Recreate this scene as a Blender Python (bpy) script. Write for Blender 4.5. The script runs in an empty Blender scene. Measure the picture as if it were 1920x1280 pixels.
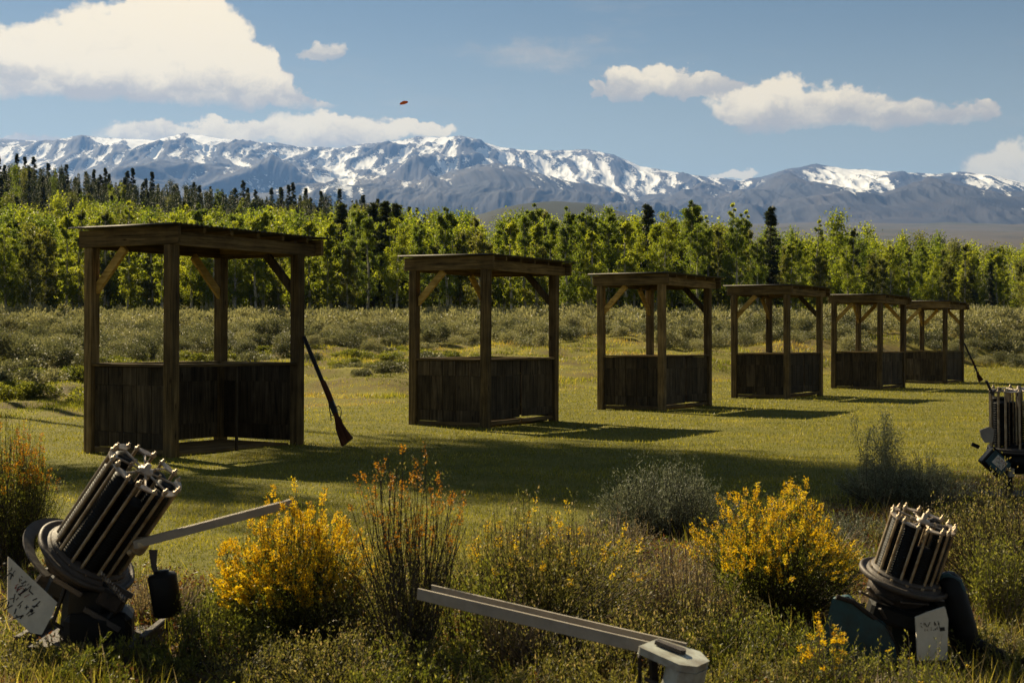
import bpy, math
import numpy as np
from mathutils import Vector, Matrix
R = math.radians
SC = bpy.context.scene
COL = SC.collection

# ------------------------------------------------------------------ camera, light, exposure
F = 2600.0; HZ = 643.0; CH = 1.22            # focal length and horizon in photo pixels, eye height in metres
cam_d = bpy.data.cameras.new("camera"); cam = bpy.data.objects.new("camera", cam_d); COL.objects.link(cam)
cam.location = (0, 0, CH); cam.rotation_euler = (R(90), 0, 0)
cam_d.sensor_width = 36; cam_d.lens = 36 * F / 1920; cam_d.shift_y = (HZ - 640) / 1920
cam_d.clip_start = 0.1; cam_d.clip_end = 60000
cam_d.dof.use_dof = True; cam_d.dof.focus_distance = 17; cam_d.dof.aperture_fstop = 9
SC.camera = cam
SUN_AZ, SUN_EL = 37.5, 38.0                  # degrees left of the view axis, above the horizon
sun_dir = Vector((-math.sin(R(SUN_AZ)) * math.cos(R(SUN_EL)), math.cos(R(SUN_AZ)) * math.cos(R(SUN_EL)), math.sin(R(SUN_EL))))
sl = bpy.data.lights.new("sun", 'SUN'); sl.energy = 5.0; sl.angle = R(0.5); sl.color = (1.0, 0.83, 0.54)
so = bpy.data.objects.new("sun", sl); COL.objects.link(so); so.rotation_euler = sun_dir.to_track_quat('Z', 'Y').to_euler()
SC.view_settings.view_transform = 'Standard'; SC.view_settings.look = 'None'
SC.view_settings.exposure = 1.32; SC.view_settings.gamma = 1.0
SC.cycles.max_bounces = 6; SC.cycles.diffuse_bounces = 3; SC.cycles.glossy_bounces = 2
SC.cycles.transmission_bounces = 4; SC.cycles.volume_bounces = 0; SC.cycles.transparent_max_bounces = 8
SC.cycles.sample_clamp_indirect = 4.0
SC.cycles.use_denoising = True

W = bpy.data.worlds.new("World"); SC.world = W; W.use_nodes = True
def world():
    nt = W.node_tree; N = nt.nodes; L = nt.links; N.clear()
    def math_(op, a, b=None, c=None, clamp=False):
        n = N.new('ShaderNodeMath'); n.operation = op; n.use_clamp = clamp
        for i, v in enumerate((a, b, c)):
            if v is None: continue
            if isinstance(v, (int, float)): n.inputs[i].default_value = v
            else: L.new(v, n.inputs[i])
        return n.outputs[0]
    def vec(op, a, b=None):
        n = N.new('ShaderNodeVectorMath'); n.operation = op
        for i, v in enumerate((a, b)):
            if v is None: continue
            if isinstance(v, tuple): n.inputs[i].default_value = v
            else: L.new(v, n.inputs[i])
        return n.outputs['Value'] if op == 'LENGTH' else n.outputs[0]
    def mixc(f, a, b, mode='MIX'):
        n = N.new('ShaderNodeMix'); n.data_type = 'RGBA'; n.blend_type = mode
        if isinstance(f, (int, float)): n.inputs[0].default_value = f
        else: L.new(f, n.inputs[0])
        for i, v in ((6, a), (7, b)):
            if isinstance(v, tuple): n.inputs[i].default_value = (*v, 1)
            else: L.new(v, n.inputs[i])
        return n.outputs[2]
    def ramp(v, a, b, lo=0., hi=1.):
        n = N.new('ShaderNodeMapRange'); n.interpolation_type = 'SMOOTHSTEP'
        L.new(v, n.inputs[0]); n.inputs[1].default_value = a; n.inputs[2].default_value = b
        n.inputs[3].default_value = lo; n.inputs[4].default_value = hi
        return n.outputs[0]
    sky = N.new('ShaderNodeTexSky'); sky.sky_type = 'NISHITA'; sky.sun_disc = False
    sky.sun_elevation = R(SUN_EL); sky.sun_rotation = R(-SUN_AZ); sky.altitude = 2400
    sky.air_density = 1.0; sky.dust_density = 1.2; sky.ozone_density = 1.3
    hsv = N.new('ShaderNodeHueSaturation'); hsv.inputs['Hue'].default_value = 0.452; hsv.inputs['Saturation'].default_value = 0.58
    hsv.inputs['Value'].default_value = SKY_V; L.new(sky.outputs[0], hsv.inputs['Color'])
    tc = N.new('ShaderNodeTexCoord'); sep = N.new('ShaderNodeSeparateXYZ'); L.new(tc.outputs['Generated'], sep.inputs[0])
    x, y, z = sep.outputs
    az = math_('ARCTAN2', x, y)
    hyp = math_('SQRT', math_('ADD', math_('MULTIPLY', x, x), math_('MULTIPLY', y, y)))
    te = math_('DIVIDE', z, hyp)
    cmb = N.new('ShaderNodeCombineXYZ'); L.new(az, cmb.inputs[0]); L.new(te, cmb.inputs[1])
    p0 = cmb.outputs[0]
    def noise(scale, detail, rough, yscale=1.0, src=None):
        mp = vec('MULTIPLY', src or p0, (scale, scale * yscale, 1.0))
        n = N.new('ShaderNodeTexNoise'); n.noise_dimensions = '2D'; L.new(mp, n.inputs['Vector'])
        n.inputs['Scale'].default_value = 1.0; n.inputs['Detail'].default_value = detail; n.inputs['Roughness'].default_value = rough
        return n
    wn = noise(30, 9, 0.60, 1.2)
    off = vec('MULTIPLY', vec('SUBTRACT', wn.outputs['Color'], (0.5, 0.5, 0.5)), (0.050, 0.034, 0))
    p = vec('ADD', p0, off)
    def conv(px, py):
        a = math.atan((px - 960) / F); return a, (HZ - py) / F * math.cos(a)
    clouds = [  # base height in photo rows, softness, ellipses (cx, cy, rx, ry)
        (203, 0.10, [(-30,135,130,62),(110,125,150,82),(235,105,150,92),(340,95,130,105),(300,35,95,52),(370,28,40,38),(440,135,95,80),(500,172,70,42),(560,196,60,14)], 1.0),
        (300, 0.16, [(60,265,90,14),(300,250,130,24),(430,250,150,26),(620,250,130,40),(640,228,60,22),(700,250,120,26),(800,246,75,17)], 0.95),
        (190, 0.12, [(1100,165,34,13),(1180,160,62,30),(1240,152,52,31),(1330,163,64,23)], 0.95),
        (248, 0.12, [(1455,197,112,50),(1560,205,125,46),(1680,217,120,33),(1790,222,75,21),(1845,215,42,28)], 0.98),
        (400, 0.15, [(1925,318,95,46),(1370,333,60,11)], 0.85),
        (116, 0.25, [(617,94,22,22),(606,104,22,12)], 0.85),
    ]
    dens = None
    for base, soft, els, op in clouds:
        dm = None
        for cx, cy, rx, ry in els:
            a, t = conv(cx, cy); c = math.cos(a)
            d = vec('LENGTH', vec('MULTIPLY', vec('SUBTRACT', p, (a, t, 0)), (F / rx / 1.0, F / ry, 0)))
            if dm is None: dm = d
            else:
                dm = math_('SMOOTH_MIN', dm, d, 0.25)
        a, t = conv(960, base)
        flat = ramp(te, t - 0.004, t + 0.006) if base < 390 else None
        m = ramp(dm, 1.0 + soft, 1.0 - soft * 1.6, 0.0, op)
        if flat is not None: 
            tt = math_('ADD', te, math_('MULTIPLY', math_('SUBTRACT', wn.outputs[0], 0.5), 0.02))
            flat = ramp(tt, t * 0.99 - 0.004, t * 0.99 + 0.005)
            m = math_('MULTIPLY', m, flat)
        # light on top, greyer towards the base and the middle
        h = ramp(te, t, t + 0.030)
        m2 = math_('MULTIPLY', m, h)
        dens = (m, m2) if dens is None else (math_('MAXIMUM', dens[0], m), math_('MAXIMUM', dens[1], m2))
    fn = noise(60, 6, 0.6, 1.4, p)
    bn = noise(30, 7, 0.62, 1.5, p)
    lit = math_('ADD', math_('MULTIPLY', dens[1], 0.55), math_('MULTIPLY', bn.outputs[0], 0.95))
    lit = ramp(lit, 0.40, 0.98)
    ccol = mixc(lit, CLOUD_DARK, CLOUD_LIT)
    edge = math_('MULTIPLY', dens[0], ramp(math_('ADD', fn.outputs[0], math_('MULTIPLY', dens[0], 0.9)), 0.50, 0.78))
    # thin streaks of high cloud
    ci = noise(6, 7, 0.65, 5.0)
    a, t = conv(1010, 102)
    cd = vec('LENGTH', vec('MULTIPLY', vec('SUBTRACT', p, (a, t, 0)), (F / 190, F / 30, 0)))
    cir = math_('MULTIPLY', math_('MULTIPLY', ramp(cd, 1.15, 0.3), ramp(ci.outputs[0], 0.35, 0.65)), 0.42)
    cir = math_('ADD', cir, math_('MULTIPLY', ramp(ci.outputs[0], 0.52, 0.8), 0.16))
    # elsewhere in the sky (out of the photo) broken cumulus goes on
    ga = math_('MULTIPLY', ramp(math_('ABSOLUTE', az), 0.42, 0.6), ramp(noise(3.2, 7, 0.6, 1.6).outputs[0], 0.52, 0.66))
    ga = math_('MULTIPLY', ga, math_('MULTIPLY', ramp(te, 0.03, 0.2), 0.7))
    allc = math_('MAXIMUM', math_('MAXIMUM', edge, cir), ga)
    # the sun sits further away than this milky veil: paler sky towards it and low down
    veil = math_('MULTIPLY', ramp(te, 0.26, 0.05), ramp(az, 0.42, -0.42, 0.74, 1.0))
    base = mixc(veil, hsv.outputs[0], VEIL)
    out = mixc(allc, base, ccol)
    bg = N.new('ShaderNodeBackground'); bg.inputs[1].default_value = SKY_S; L.new(out, bg.inputs[0])
    o = N.new('ShaderNodeOutputWorld'); L.new(bg.outputs[0], o.inputs[0])
SKY_S = 0.05
SKY_V = 0.34
CLOUD_LIT = (10.8, 8.6, 5.0); CLOUD_DARK = (5.0, 4.1, 2.8); VEIL = (5.7, 5.7, 3.7)
world()

# ------------------------------------------------------------------ helpers
rng = np.random.default_rng(11)
def hash2(ix, iy, seed):
    h = (ix.astype(np.int64) * 374761393 + iy.astype(np.int64) * 668265263 + seed * 982451653) & 0xffffffff
    h = ((h ^ (h >> 13)) * 1274126177) & 0xffffffff
    return ((h ^ (h >> 16)) & 0xffffff) / float(0xffffff)
def perlin(x, y, seed=0):
    x = np.asarray(x, float); y = np.asarray(y, float)
    ix = np.floor(x); iy = np.floor(y); fx = x - ix; fy = y - iy
    u = fx * fx * fx * (fx * (fx * 6 - 15) + 10); v = fy * fy * fy * (fy * (fy * 6 - 15) + 10)
    def g(dx, dy):
        a = hash2(ix + dx, iy + dy, seed) * 2 * np.pi
        return np.cos(a) * (fx - dx) + np.sin(a) * (fy - dy)
    a = g(0, 0) + u * (g(1, 0) - g(0, 0)); b = g(0, 1) + u * (g(1, 1) - g(0, 1))
    return (a + v * (b - a)) * 1.5
def fbm(x, y, oct=4, seed=0, gain=0.5):
    s = 0; a = 1.0; t = 0
    for i in range(oct):
        s = s + a * perlin(x * 2 ** i + 17.3 * i, y * 2 ** i - 9.1 * i, seed + i); t += a; a *= gain
    return s / t
def ridged(x, y, oct=5, seed=0, gain=0.5):
    s = 0; a = 1.0; t = 0
    for i in range(oct):
        n = 1 - np.abs(perlin(x * 2 ** i + 5.7 * i, y * 2 ** i + 3.1 * i, seed + i)) * 1.6
        s = s + a * n; t += a; a *= gain
    return s / t
def sstep(a, b, x):
    t = np.clip((x - a) / (b - a), 0, 1); return t * t * (3 - 2 * t)

def make_mesh(name, parts, mats, smooth=False, attrs=None):
    """parts: list of (verts (n,3), faces (m,k) int array, material index[, per-vertex v])"""
    V = []; loops = []; starts = []; tot = []; mi = []; vv = []; off = 0; ls = 0
    for pt in parts:
        v = np.asarray(pt[0], np.float32).reshape(-1, 3); f = np.asarray(pt[1], np.int64)
        if f.size == 0: continue
        m, k = f.shape
        V.append(v); loops.append((f + off).ravel()); starts.append(ls + np.arange(m) * k); tot.append(np.full(m, k)); mi.append(np.full(m, pt[2]))
        vv.append(np.asarray(pt[3], np.float32) if len(pt) > 3 else np.full(len(v), 0.5, np.float32))
        off += len(v); ls += m * k
    me = bpy.data.meshes.new(name)
    V = np.concatenate(V); loops = np.concatenate(loops); starts = np.concatenate(starts); tot = np.concatenate(tot); mi = np.concatenate(mi)
    me.vertices.add(len(V)); me.vertices.foreach_set('co', V.ravel())
    me.loops.add(len(loops)); me.loops.foreach_set('vertex_index', loops.astype(np.int32))
    me.polygons.add(len(starts)); me.polygons.foreach_set('loop_start', starts.astype(np.int32)); me.polygons.foreach_set('loop_total', tot.astype(np.int32))
    me.polygons.foreach_set('material_index', mi.astype(np.int32))
    me.polygons.foreach_set('use_smooth', np.full(len(starts), bool(smooth)))
    a = me.attributes.new('v', 'FLOAT', 'POINT'); a.data.foreach_set('value', np.concatenate(vv))
    for k_, arr in (attrs or {}).items():
        a = me.attributes.new(k_, 'FLOAT', 'POINT'); a.data.foreach_set('value', np.asarray(arr, np.float32))
    for m in mats: me.materials.append(m)
    me.update(calc_edges=True)
    return me
def obj(name, me, parent=None, loc=None, rot=None):
    o = bpy.data.objects.new(name, me); COL.objects.link(o)
    if parent: o.parent = parent
    if loc is not None: o.location = loc
    if rot is not None: o.rotation_euler = rot
    return o
def tag(o, label=None, cat=None, group=None, kind=None):
    if label: o['label'] = label
    if cat: o['category'] = cat
    if group: o['group'] = group
    if kind: o['kind'] = kind
    return o
def copy_tree(o, parent=None):
    c = o.copy(); COL.objects.link(c); c.parent = parent
    for ch in list(o.children): copy_tree(ch, c)
    return c

class G:
    """collects shapes into one part"""
    def __init__(s): s.p = []
    def add(s, v, f, m=0, vv=None):
        v = np.asarray(v, float).reshape(-1, 3)
        s.p.append((v, f, m, np.full(len(v), 0.5 if vv is None else vv) if not isinstance(vv, np.ndarray) else vv)); return s
    def box(s, c, d, m=0, vv=None, M=None, bev=0.0):
        x, y, z = np.array(d) / 2.
        if bev <= 0:
            v = np.array([[a * x, b * y, e * z] for a in (-1, 1) for b in (-1, 1) for e in (-1, 1)])
            f = [(0,1,3,2),(4,6,7,5),(0,4,5,1),(2,3,7,6),(0,2,6,4),(1,5,7,3)]
            if M is not None: v = v @ np.array(M.to_3x3()).T
            return s.add(v + np.array(c), np.array(f), m, vv)
        b_ = min(bev, x * .9, y * .9, z * .9)
        # chamfered box: 24 verts
        v = []; idx = {}
        for i in (-1, 1):
            for j in (-1, 1):
                for k in (-1, 1):
                    for ax in range(3):
                        q = [i * (x - b_), j * (y - b_), k * (z - b_)]
                        q[ax] = (i * x, j * y, k * z)[ax]
                        idx[(i, j, k, ax)] = len(v); v.append(q)
        quads = []; tris = []
        for ax in range(3):
            for sg in (-1, 1):
                o1, o2 = [a for a in range(3) if a != ax]
                fc = []
                for p_, q_ in ((-1, -1), (1, -1), (1, 1), (-1, 1)):
                    k = [0, 0, 0]; k[ax] = sg; k[o1] = p_; k[o2] = q_; fc.append(idx[(*k, ax)])
                quads.append(fc)
        for ax in range(3):
            o1, o2 = [a for a in range(3) if a != ax]
            for p_ in (-1, 1):
                for q_ in (-1, 1):
                    k1 = [0, 0, 0]; k1[o1] = p_; k1[o2] = q_; k2 = list(k1); k1[ax] = -1; k2[ax] = 1
                    quads.append([idx[(*k1, o1)], idx[(*k2, o1)], idx[(*k2, o2)], idx[(*k1, o2)]])
        for i in (-1, 1):
            for j in (-1, 1):
                for k in (-1, 1): tris.append([idx[(i, j, k, a)] for a in range(3)])
        v = np.array(v)
        if M is not None: v = v @ np.array(M.to_3x3()).T
        v = v + np.array(c)
        s.add(v, np.array(quads), m, vv); s.add(v, np.array(tris), m, vv); return s
    def bar(s, a, b, w, h, m=0, vv=None, bev=0.0, up=(0, 0, 1)):
        a = Vector(a); b = Vector(b); d = (b - a); L = d.length; d.normalize()
        u = Vector(up); x = d; y = u.cross(x)
        if y.length < 1e-4: y = Vector((1, 0, 0)).cross(x)
        y.normalize(); z = x.cross(y)
        M = Matrix((x, y, z)).transposed()
        return s.box((a + b) / 2, (L, w, h), m, vv, M, bev)
    def tube(s, pts, r, n=10, m=0, vv=None, cap=True):
        P = np.asarray(pts, float); k = len(P); r = np.full(k, r) if np.isscalar(r) else np.asarray(r, float)
        v, f = tubes(P[None], r[None], n)
        s.add(v, f, m, vv)
        if cap:
            s.add(v[:n], np.array([list(range(n))[::-1]]), m, vv); s.add(v[-n:], np.array([list(range(n))]), m, vv)
        return s
    def lathe(s, c, prof, n=24, m=0, vv=None, M=None):
        prof = np.array(prof, float); a = np.linspace(0, 2 * np.pi, n, endpoint=False)
        v = np.stack([prof[:, 0:1] * np.cos(a), prof[:, 0:1] * np.sin(a), np.repeat(prof[:, 1:2], n, 1)], -1).reshape(-1, 3)
        if M is not None: v = v @ np.array(M.to_3x3()).T
        v = v + np.array(c); k = len(prof); f = []
        for i in range(k - 1):
            for j in range(n): f.append((i * n + j, i * n + (j + 1) % n, (i + 1) * n + (j + 1) % n, (i + 1) * n + j))
        s.add(v, np.array(f), m, vv)
        if prof[0, 0] > 1e-5: s.add(v[:n], np.array([list(range(n))[::-1]]), m, vv)
        if prof[-1, 0] > 1e-5: s.add(v[-n:], np.array([list(range(n))]), m, vv)
        return s
    def prism(s, poly, t, M, m=0, vv=None):
        """poly in local x,y, thickness t along local z (centred); M is 4x4"""
        n = len(poly); v = [(x, y, -t / 2) for x, y in poly] + [(x, y, t / 2) for x, y in poly]
        v = np.array([tuple(M @ Vector(q)) for q in v])
        s.add(v, np.array([[(i), (i + 1) % n, n + (i + 1) % n, n + i] for i in range(n)]), m, vv)
        s.add(v, np.array([list(range(n))[::-1]]), m, vv); s.add(v, np.array([list(range(n, 2 * n))]), m, vv); return s
    def build(s, name, mats, parent=None, smooth=False):
        if not isinstance(mats, (list, tuple)): mats = [mats]
        return obj(name, make_mesh(name, s.p, mats, smooth), parent)

def tubes(P, Rr, n=5):
    """P (t,k,3), Rr (t,k) -> verts, quads for t tubes of k rings with n sides"""
    t, k, _ = P.shape
    d = np.gradient(P, axis=1); d /= np.linalg.norm(d, axis=2, keepdims=True) + 1e-9
    ref = np.where(np.abs(d[..., 2:3]) > 0.9, np.array([1., 0, 0]), np.array([0, 0, 1.]))
    ref = np.repeat(ref[:, :1], k, 1)
    a = np.cross(d, ref); a /= np.linalg.norm(a, axis=2, keepdims=True) + 1e-9
    b = np.cross(d, a)
    an = np.linspace(0, 2 * np.pi, n, endpoint=False)
    v = P[:, :, None, :] + Rr[:, :, None, None] * (a[:, :, None, :] * np.cos(an)[None, None, :, None] + b[:, :, None, :] * np.sin(an)[None, None, :, None])
    v = v.reshape(-1, 3)
    ti, ki, ni = np.meshgrid(np.arange(t), np.arange(k - 1), np.arange(n), indexing='ij')
    base = ti * k * n; nx = (ni + 1) % n
    f = np.stack([base + ki * n + ni, base + ki * n + nx, base + (ki + 1) * n + nx, base + (ki + 1) * n + ni], -1).reshape(-1, 4)
    return v, f
def unit(v): return v / (np.linalg.norm(v, axis=-1, keepdims=True) + 1e-9)
def leaves(P, L, Wd, rg, D=None, spread=1.0, v=None):
    """diamond leaves at P (n,3), length L, width Wd, along D (random if None) -> verts, quads, v"""
    n = len(P); L = np.broadcast_to(L, n)[:, None]; Wd = np.broadcast_to(Wd, n)[:, None]
    d = rg.normal(size=(n, 3)) * spread
    if D is not None: d = d + D
    d = unit(d); s = unit(np.cross(d, rg.normal(size=(n, 3))))
    nn = np.cross(d, s)
    c = P + d * L * 0.45 
    V = np.stack([P, c + s * Wd * .5 + nn * Wd * .18, P + d * L, c - s * Wd * .5 + nn * Wd * .18], 1).reshape(-1, 3)
    f = (np.arange(n)[:, None] * 4 + np.arange(4)[None])
    vv = rg.random(n) if v is None else v
    return V, f, np.repeat(vv, 4)
def blades(P, H, Wd, rg, lean=0.35, v=None):
    n = len(P); a = rg.random(n) * 2 * np.pi; s = np.stack([np.cos(a), np.sin(a), np.zeros(n)], 1)
    H = np.broadcast_to(H, n)[:, None]; Wd = np.broadcast_to(Wd, n)[:, None]
    l = rg.normal(size=(n, 3)) * lean; l[:, 2] = 1; l = unit(l)
    V = np.stack([P - s * Wd / 2, P + s * Wd / 2, P + l * H], 1).reshape(-1, 3)
    f = np.arange(n)[:, None] * 3 + np.arange(3)[None]
    vv = rg.random(n) if v is None else v
    return V, f, np.repeat(vv, 3)

# ------------------------------------------------------------------ materials
def nodes(name):
    m = bpy.data.materials.new(name); m.use_nodes = True; nt = m.node_tree; nt.nodes.clear()
    out = nt.nodes.new('ShaderNodeOutputMaterial'); return m, nt, nt.nodes, nt.links, out
def ramp_node(N, cols, interp='LINEAR'):
    r = N.new('ShaderNodeValToRGB'); e = r.color_ramp; e.interpolation = interp
    while len(e.elements) < len(cols): e.elements.new(0.5)
    for el, (p, c) in zip(e.elements, cols): el.position = p; el.color = (*c, 1)
    return r
def leaf_mat(name, cols, trans=0.45, gloss=0.08, tcol=1.5, obvar=0.35, rough=0.5, tint=(1.0, 1.05, 0.55)):
    m, nt, N, L, out = nodes(name)
    at = N.new('ShaderNodeAttribute'); at.attribute_name = 'v'
    oi = N.new('ShaderNodeObjectInfo')
    a = N.new('ShaderNodeMath'); a.operation = 'MULTIPLY_ADD'; L.new(oi.outputs['Random'], a.inputs[0]); a.inputs[1].default_value = obvar; L.new(at.outputs['Fac'], a.inputs[2])
    b = N.new('ShaderNodeMath'); b.operation = 'SUBTRACT'; b.use_clamp = True; L.new(a.outputs[0], b.inputs[0]); b.inputs[1].default_value = obvar / 2
    r = ramp_node(N, cols); L.new(b.outputs[0], r.inputs[0])
    d = N.new('ShaderNodeBsdfPrincipled'); L.new(r.outputs[0], d.inputs['Base Color']); d.inputs['Roughness'].default_value = rough; d.inputs['Specular IOR Level'].default_value = gloss * 4
    t = N.new('ShaderNodeBsdfTranslucent')
    mc = N.new('ShaderNodeMix'); mc.data_type = 'RGBA'; mc.blend_type = 'MULTIPLY'; mc.inputs[0].default_value = 1; L.new(r.outputs[0], mc.inputs[6]); mc.inputs[7].default_value = tuple(tcol * c for c in tint) + (1,)
    L.new(mc.outputs[2], t.inputs[0])
    mx = N.new('ShaderNodeMixShader'); mx.inputs[0].default_value = trans; L.new(d.outputs[0], mx.inputs[1]); L.new(t.outputs[0], mx.inputs[2]); L.new(mx.outputs[0], out.inputs[0])
    return m
def solid(name, col, rough=0.6, metal=0.0, var=0.25, scale=20, bump=0.15, spec=0.5, col2=None, detail=6):
    m, nt, N, L, out = nodes(name)
    tc = N.new('ShaderNodeTexCoord')
    n = N.new('ShaderNodeTexNoise'); n.inputs['Scale'].default_value = scale; n.inputs['Detail'].default_value = detail; n.inputs['Roughness'].default_value = 0.65; L.new(tc.outputs['Object'], n.inputs['Vector'])
    c2 = col2 or tuple(c * (1 - var * 1.6) for c in col)
    r = ramp_node(N, [(0.3, c2), (0.62, col), (0.85, tuple(min(1, c * (1 + var)) for c in col))]); L.new(n.outputs[0], r.inputs[0])
    d = N.new('ShaderNodeBsdfPrincipled'); L.new(r.outputs[0], d.inputs['Base Color']); d.inputs['Metallic'].default_value = metal; d.inputs['Specular IOR Level'].default_value = spec
    mr = N.new('ShaderNodeMapRange'); L.new(n.outputs[0], mr.inputs[0]); mr.inputs[3].default_value = rough - 0.15; mr.inputs[4].default_value = min(1, rough + 0.2); L.new(mr.outputs[0], d.inputs['Roughness'])
    b = N.new('ShaderNodeBump'); b.inputs['Strength'].default_value = bump; b.inputs['Distance'].default_value = 0.02; L.new(n.outputs[0], b.inputs['Height']); L.new(b.outputs[0], d.inputs['Normal'])
    L.new(d.outputs[0], out.inputs[0]); return m
def wood_mat(name, dark, mid, light, axis=2, gs=1.0):
    """weathered timber, grain along one object axis"""
    m, nt, N, L, out = nodes(name)
    tc = N.new('ShaderNodeTexCoord'); at = N.new('ShaderNodeAttribute'); at.attribute_name = 'v'
    off = N.new('ShaderNodeVectorMath'); off.operation = 'MULTIPLY_ADD'; cb = N.new('ShaderNodeCombineXYZ')
    for i in range(3): L.new(at.outputs['Fac'], cb.inputs[i])
    L.new(cb.outputs[0], off.inputs[0]); off.inputs[1].default_value = (13, 29, 7); L.new(tc.outputs['Object'], off.inputs[2])
    mp = N.new('ShaderNodeMapping'); sc = [34 * gs, 34 * gs, 34 * gs]; sc[axis] = 1.6; mp.inputs['Scale'].default_value = sc; L.new(off.outputs[0], mp.inputs[0])
    n = N.new('ShaderNodeTexNoise'); n.inputs['Scale'].default_value = 1; n.inputs['Detail'].default_value = 7; n.inputs['Roughness'].default_value = 0.62; n.inputs['Distortion'].default_value = 0.6; L.new(mp.outputs[0], n.inputs['Vector'])
    n2 = N.new('ShaderNodeTexNoise'); n2.inputs['Scale'].default_value = 2.6; n2.inputs['Detail'].default_value = 5; n2.inputs['Roughness'].default_value = 0.6; L.new(off.outputs[0], n2.inputs['Vector'])
    r = ramp_node(N, [(0.30, dark), (0.5, mid), (0.74, light)]); L.new(n.outputs[0], r.inputs[0])
    r2 = ramp_node(N, [(0.3, (0.42, 0.40, 0.38)), (0.6, (1, 1, 1)), (0.8, (1.25, 1.15, 1.0))]); L.new(n2.outputs[0], r2.inputs[0])
    mx = N.new('ShaderNodeMix'); mx.data_type = 'RGBA'; mx.blend_type = 'MULTIPLY'; mx.inputs[0].default_value = 0.85; L.new(r.outputs[0], mx.inputs[6]); L.new(r2.outputs[0], mx.inputs[7])
    mr = N.new('ShaderNodeMapRange'); L.new(at.outputs['Fac'], mr.inputs[0]); mr.inputs[3].default_value = 0.7; mr.inputs[4].default_value = 1.3
    oi = N.new('ShaderNodeObjectInfo'); om = N.new('ShaderNodeMath'); om.operation = 'MULTIPLY_ADD'; L.new(oi.outputs['Random'], om.inputs[0]); om.inputs[1].default_value = .5; om.inputs[2].default_value = .75
    mm = N.new('ShaderNodeMath'); mm.operation = 'MULTIPLY'; L.new(mr.outputs[0], mm.inputs[0]); L.new(om.outputs[0], mm.inputs[1]); mr = mm
    sc2 = N.new('ShaderNodeVectorMath'); sc2.operation = 'SCALE'; L.new(mx.outputs[2], sc2.inputs[0]); L.new(mr.outputs[0], sc2.inputs['Scale'])
    # knots
    vo = N.new('ShaderNodeTexVoronoi'); vo.inputs['Scale'].default_value = 1.0; mp2 = N.new('ShaderNodeMapping'); s2 = [7, 7, 7]; s2[axis] = 2.4; mp2.inputs['Scale'].default_value = s2; L.new(off.outputs[0], mp2.inputs[0]); L.new(mp2.outputs[0], vo.inputs['Vector'])
    kr = ramp_node(N, [(0.03, (0.25, 0.2, 0.15)), (0.12, (1, 1, 1))]); L.new(vo.outputs['Distance'], kr.inputs[0])
    mk = N.new('ShaderNodeMix'); mk.data_type = 'RGBA'; mk.blend_type = 'MULTIPLY'; mk.inputs[0].default_value = 1; L.new(sc2.outputs[0], mk.inputs[6]); L.new(kr.outputs[0], mk.inputs[7])
    d = N.new('ShaderNodeBsdfPrincipled'); L.new(mk.outputs[2], d.inputs['Base Color']); d.inputs['Roughness'].default_value = 0.85; d.inputs['Specular IOR Level'].default_value = 0.15
    b = N.new('ShaderNodeBump'); b.inputs['Strength'].default_value = 0.5; b.inputs['Distance'].default_value = 0.006; L.new(n.outputs[0], b.inputs['Height']); L.new(b.outputs[0], d.inputs['Normal'])
    L.new(d.outputs[0], out.inputs[0]); return m

M = {}
WD, WM, WL = (0.028, 0.020, 0.010), (0.135, 0.090, 0.036), (0.25, 0.175, 0.075)
for ax, k in enumerate('xyz'): M['wood_' + k] = wood_mat('timber_' + k, WD, WM, WL, ax)
for ax, k in enumerate('xyz'): M['brace_' + k] = wood_mat('honey_timber_' + k, (0.20, 0.12, 0.03), (0.42, 0.27, 0.07), (0.58, 0.40, 0.12), ax)
M['board'] = wood_mat('board', (0.014, 0.010, 0.006), (0.060, 0.044, 0.025), (0.12, 0.09, 0.052), 2, 0.7)
M['roof'] = solid('roof_sheet', (0.055, 0.050, 0.042), 0.75, 0.1, 0.3, 6, 0.05, col2=(0.05, 0.035, 0.025))
M['steel'] = solid('galvanised_steel', (0.065, 0.052, 0.043), 0.6, 0.2, 0.3, 30, 0.2, col2=(0.035, 0.025, 0.018))
M['brass'] = solid('worn_steel', (0.44, 0.35, 0.22), 0.42, 0.4, 0.35, 24, 0.25, col2=(0.20, 0.12, 0.06))
M['bright'] = solid('rim_steel', (0.42, 0.36, 0.29), 0.42, 0.35, 0.3, 30, 0.2, col2=(0.22, 0.15, 0.10))
M['alu'] = solid('brushed_alloy', (0.33, 0.29, 0.235), 0.6, 0.2, 0.2, 12, 0.1)
M['black'] = solid('black_paint', (0.007, 0.007, 0.007), 0.5, 0.0, 0.4, 14, 0.2, spec=0.18)
M['clay'] = solid('black_clay', (0.006, 0.0055, 0.005), 0.55, 0.0, 0.3, 30, 0.2, spec=0.18)
M['dirt_black'] = solid('grimy_black', (0.016, 0.014, 0.013), 0.6, 0.1, 0.5, 18, 0.4, spec=0.18, col2=(0.05, 0.035, 0.025))
M['plate'] = solid('cream_plate', (0.64, 0.58, 0.47), 0.6, 0.0, 0.18, 9, 0.08)
M['ink'] = solid('ink', (0.02, 0.016, 0.012), 0.7, 0, 0.2, 10, 0)
M['redink'] = solid('red_ink', (0.28, 0.03, 0.02), 0.7, 0, 0.2, 10, 0)
M['teal'] = solid('teal_paint', (0.010, 0.062, 0.075), 0.5, 0.0, 0.4, 9, 0.2, col2=(0.008, 0.02, 0.022))
M['paleteal'] = solid('chipped_pale_paint', (0.40, 0.42, 0.37), 0.5, 0.1, 0.15, 9, 0.2, col2=(0.16, 0.13, 0.09))
M['gun_wood'] = wood_mat('walnut', (0.035, 0.012, 0.006), (0.085, 0.030, 0.014), (0.15, 0.06, 0.03), 2, 1.4)
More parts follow.
